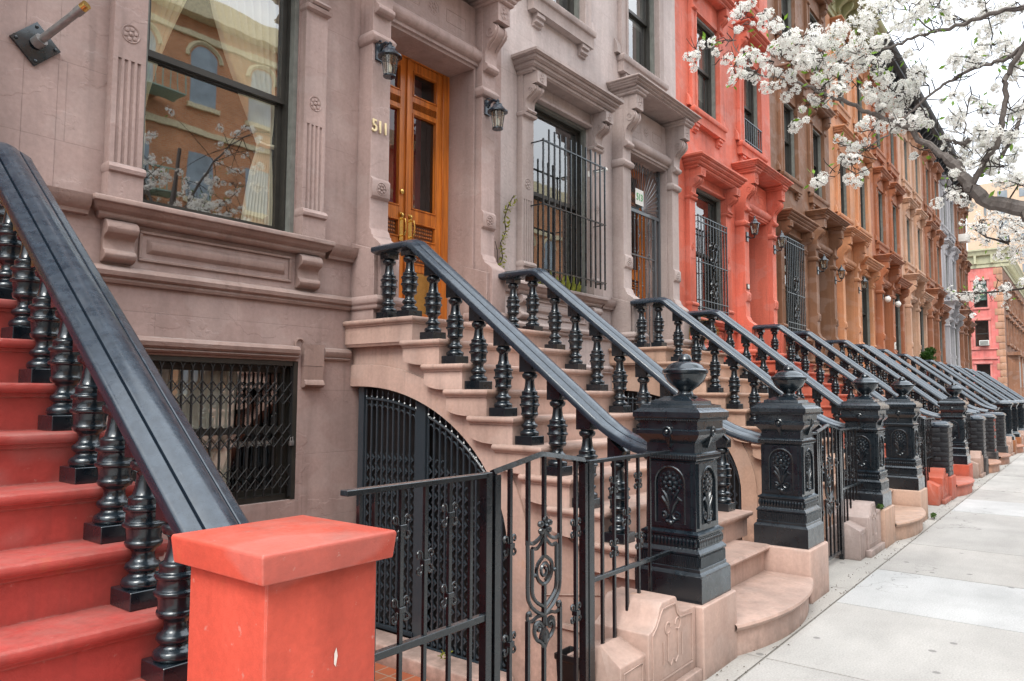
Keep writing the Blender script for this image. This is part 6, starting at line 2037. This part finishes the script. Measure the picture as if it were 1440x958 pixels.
    def cluster(c, r, grow=1.0, dens=1.0):
        n = max(5, int(dens * 30 * (r / 0.050) ** 2))
        cores = [c + Vector((rnd.gauss(0, 1), rnd.gauss(0, 1), rnd.gauss(0, 0.8))) * r * 0.42 for _ in range(max(1, int(r / 0.026)))]
        for _ in range(n):
            k = rnd.choice(cores)
            d = Vector((rnd.gauss(0, 1), rnd.gauss(0, 1), rnd.gauss(0.25, 1)))
            d.normalize()
            flower(k + d * r * rnd.uniform(0.34, 0.56), d + Vector((rnd.gauss(0, 0.3), rnd.gauss(0, 0.3), rnd.gauss(0, 0.3))), rnd.uniform(0.0125, 0.0170) * grow)
        for k in cores:
            for _ in range(3):
                d = Vector((rnd.gauss(0, 1), rnd.gauss(0, 1), rnd.gauss(0, 1))).normalized()
                tw.tube([c, k + d * r * 0.4], [0.0028, 0.0015], 3)
        if rnd.random() < 0.55:
            for _ in range(rnd.randint(2, 5)):
                d = Vector((rnd.gauss(0, 1), rnd.gauss(0, 1), rnd.gauss(0, 1))).normalized()
                e = d.cross(Vector((rnd.gauss(0, 1), rnd.gauss(0, 1), rnd.gauss(0, 1)))).normalized()
                q = c + d * r * 0.8; s = rnd.uniform(0.016, 0.030)
                leaves.add([q, q + d * s + e * s * 0.4, q + d * s * 2.1, q + d * s - e * s * 0.4], [(0, 1, 2, 3)])
    def twig_to(c, jit=0.05, r0=0.0055):
        best = min(allp, key=lambda pr: (pr[0] - c).length + (0.0 if pr[1] < 0.03 else 0.04))
        p, r = best
        L_ = (c - p).length
        side = Vector((rnd.gauss(0, 1), rnd.gauss(0, 1), rnd.gauss(0.4, 1))) * L_ * 0.16
        m1 = p + (c - p) * 0.33 + side; m2 = p + (c - p) * 0.7 + side * 0.8 + Vector((rnd.gauss(0, 1), rnd.gauss(0, 1), rnd.gauss(0, 1))) * 0.02
        rr = min(r0, r * 0.8)
        tw.tube([p, m1, m2, c], [rr, rr * 0.8, rr * 0.6, rr * 0.45], 5)
        allp.extend([(m1, rr), (m2, rr * 0.7)])
        # spurs
        for _ in range(rnd.randint(1, 3)):
            t = rnd.random(); b = m1 + (m2 - m1) * t
            d = Vector((rnd.gauss(0, 1), rnd.gauss(0, 1), rnd.gauss(0.3, 1))).normalized()
            e = b + d * rnd.uniform(0.03, 0.10)
            tw.tube([b, e + Vector((rnd.gauss(0, .01), rnd.gauss(0, .01), 0)), e + d * 0.02 + Vector((0, 0, 0.015))], [0.0035, 0.003, 0.002], 4)
    order = sorted(CL, key=lambda q: -q[0])
    for x, y, r in order:
        d = dep(x) + rnd.uniform(-0.22, 0.30)
        c = cp(x, y, d)
        rw = r / K * d / 1043.4
        twig_to(c)
        cluster(c, rw * 1.05)
    # bare spur twigs along the thin limbs
    for P, rs in limbs[1:12]:
        for i in range(1, len(P) - 1, 2):
            d = Vector((rnd.gauss(0, 1), rnd.gauss(0, 1), rnd.gauss(0.3, 1))).normalized()
            l = rnd.uniform(0.05, 0.17)
            m = P[i] + d * l * 0.5 + Vector((rnd.gauss(0, .015), rnd.gauss(0, .015), rnd.gauss(0, .015)))
            e = P[i] + d * l
            tw.tube([P[i], m, e], [0.004, 0.0032, 0.002], 4)
            if rnd.random() < 0.25: cluster(e, rnd.uniform(0.022, 0.034))
    # farther, smaller sprays low in the picture, carried by a bough reaching down the street
    far = [(cp(x, y, 7.2 + rnd.uniform(-0.4, 0.4)), r) for x, y, r in FAR]
    b0 = Vector((6.5, -1.6, 2.1)); prevs = [b0 + (cp(1520, 1010, 7.0) - b0) * t for t in (0, 0.35, 0.7, 1.0)]
    P = prevs + [cp(1437, 1000, 7.1), cp(1360, 1020, 7.2), cp(1280, 1000, 7.3), cp(1220, 960, 7.3)]
    tw.tube(P, [0.05, 0.04, 0.03, 0.022, 0.016, 0.012, 0.009, 0.006], 7)
    P2 = [prevs[3], cp(1440, 1215, 7.0), cp(1350, 1225, 7.1), cp(1250, 1235, 7.2), cp(1120, 1230, 7.2)]
    tw.tube(P2, [0.02, 0.015, 0.011, 0.008, 0.004], 6)
    allp.extend([(p, 0.012) for p in P[3:]]); allp.extend([(p, 0.010) for p in P2[1:]])
    for c, r in far:
        twig_to(c, r0=0.006)
        cluster(c, r / K * 7.2 / 1043.4 * 1.05, 1.0, 0.6)
    # the part of the crown that stays out of the picture
    for P, rs in limbs[12:]:
        for i in range(2, len(P)):
            for _ in range(5):
                c = P[i] + Vector((rnd.gauss(0, 0.32), rnd.gauss(0, 0.32), rnd.gauss(0, 0.28)))
                if (c - CAM).dot(CR) < (c - CAM).dot(CF) * 0.70: continue
                tw.tube([P[i], (P[i] + c) / 2 + Vector((0, 0, 0.05)), c], [0.008, 0.006, 0.003], 4)
                cluster(c, rnd.uniform(0.07, 0.12), 1.5, 0.35)
    for m in (tw, leaves):
        m.v = [tuple(Vector(p) - off) for p in m.v]
    tw.build('twigs', M['twig'], root)
    petals.add([p - off for p in pv], pf); petals.build('blossom', M['petal'], root, smooth=0)
    centre.add([p - off for p in cv], cf); centre.build('stamens', M['stamen'], root, smooth=0)
    leaves.build('leaves', M['leaf'], root, smooth=0)
    tag(root, 'white flowering pear tree reaching in from the right over the sidewalk', 'tree')
    return root
pt = pear_tree()
t2 = copy_tree(pt); t2.location = (9.6, -11.2, 0.0); t2.rotation_euler = (0, 0, radians(100)); t2.scale = (1.35, 1.35, 1.3)
tag(t2, 'flowering pear tree across the street mirrored in the 511 window', 'tree')

# ------------------------------------------------------------------ light
EL, AZ = radians(50), (-0.85, -0.30)
sd = bpy.data.lights.new('sun', 'SUN'); so = bpy.data.objects.new('sun', sd); COL.objects.link(so)
dv = Vector((AZ[0], AZ[1], 0)).normalized() * cos(EL) + Vector((0, 0, sin(EL)))
so.rotation_euler = dv.to_track_quat('Z', 'Y').to_euler()
so.location = (0, -6, 12)
sd.energy = SUN; sd.angle = radians(22); sd.color = (1.0, 0.95, 0.88)
wd = bpy.data.worlds.new('World'); SC.world = wd; wd.use_nodes = True
nt = wd.node_tree
for n in list(nt.nodes): nt.nodes.remove(n)
out = nt.nodes.new('ShaderNodeOutputWorld')
sky = nt.nodes.new('ShaderNodeTexSky'); sky.sky_type = 'NISHITA'; sky.sun_disc = False
sky.sun_elevation = EL; sky.sun_rotation = math.atan2(AZ[0], AZ[1])
sky.air_density = 1.0; sky.dust_density = 3.0
b1 = nt.nodes.new('ShaderNodeBackground'); b1.inputs['Strength'].default_value = 0.05
L(nt, sky.outputs[0], b1.inputs['Color'])
tc = nt.nodes.new('ShaderNodeTexCoord')
cl = ramp(nt, noise(nt, stretched(nt, tc.outputs['Generated'], 1, 1, 2.2), 1.8, 6, 0.55), [(0.32, (0.80, 0.85, 0.92)), (0.60, (0.97, 0.99, 1.0))])
sz = nt.nodes.new('ShaderNodeSeparateXYZ'); L(nt, tc.outputs['Generated'], sz.inputs[0])
gr = nt.nodes.new('ShaderNodeMapRange'); gr.inputs['From Min'].default_value = 0.05; gr.inputs['From Max'].default_value = 0.95; gr.inputs['To Min'].default_value = 0.72; gr.inputs['To Max'].default_value = 2.5
L(nt, sz.outputs['Z'], gr.inputs['Value'])
cl = mix(nt, 1.0, cl, gr.outputs['Result'], 'MULTIPLY')
b2 = nt.nodes.new('ShaderNodeBackground'); b2.inputs['Strength'].default_value = CLOUD
L(nt, cl, b2.inputs['Color'])
ad = nt.nodes.new('ShaderNodeAddShader'); L(nt, b1.outputs[0], ad.inputs[0]); L(nt, b2.outputs[0], ad.inputs[1])
L(nt, ad.outputs[0], out.inputs['Surface'])
SC.view_settings.view_transform = 'Standard'; SC.view_settings.look = 'None'; SC.view_settings.exposure = 0
SC.render.engine = 'CYCLES'
SC.cycles.max_bounces = 8; SC.cycles.diffuse_bounces = 3; SC.cycles.glossy_bounces = 4; SC.cycles.transparent_max_bounces = 12; SC.cycles.transmission_bounces = 4
SC.cycles.sample_clamp_indirect = 6.0
SC.cycles.use_denoising = True
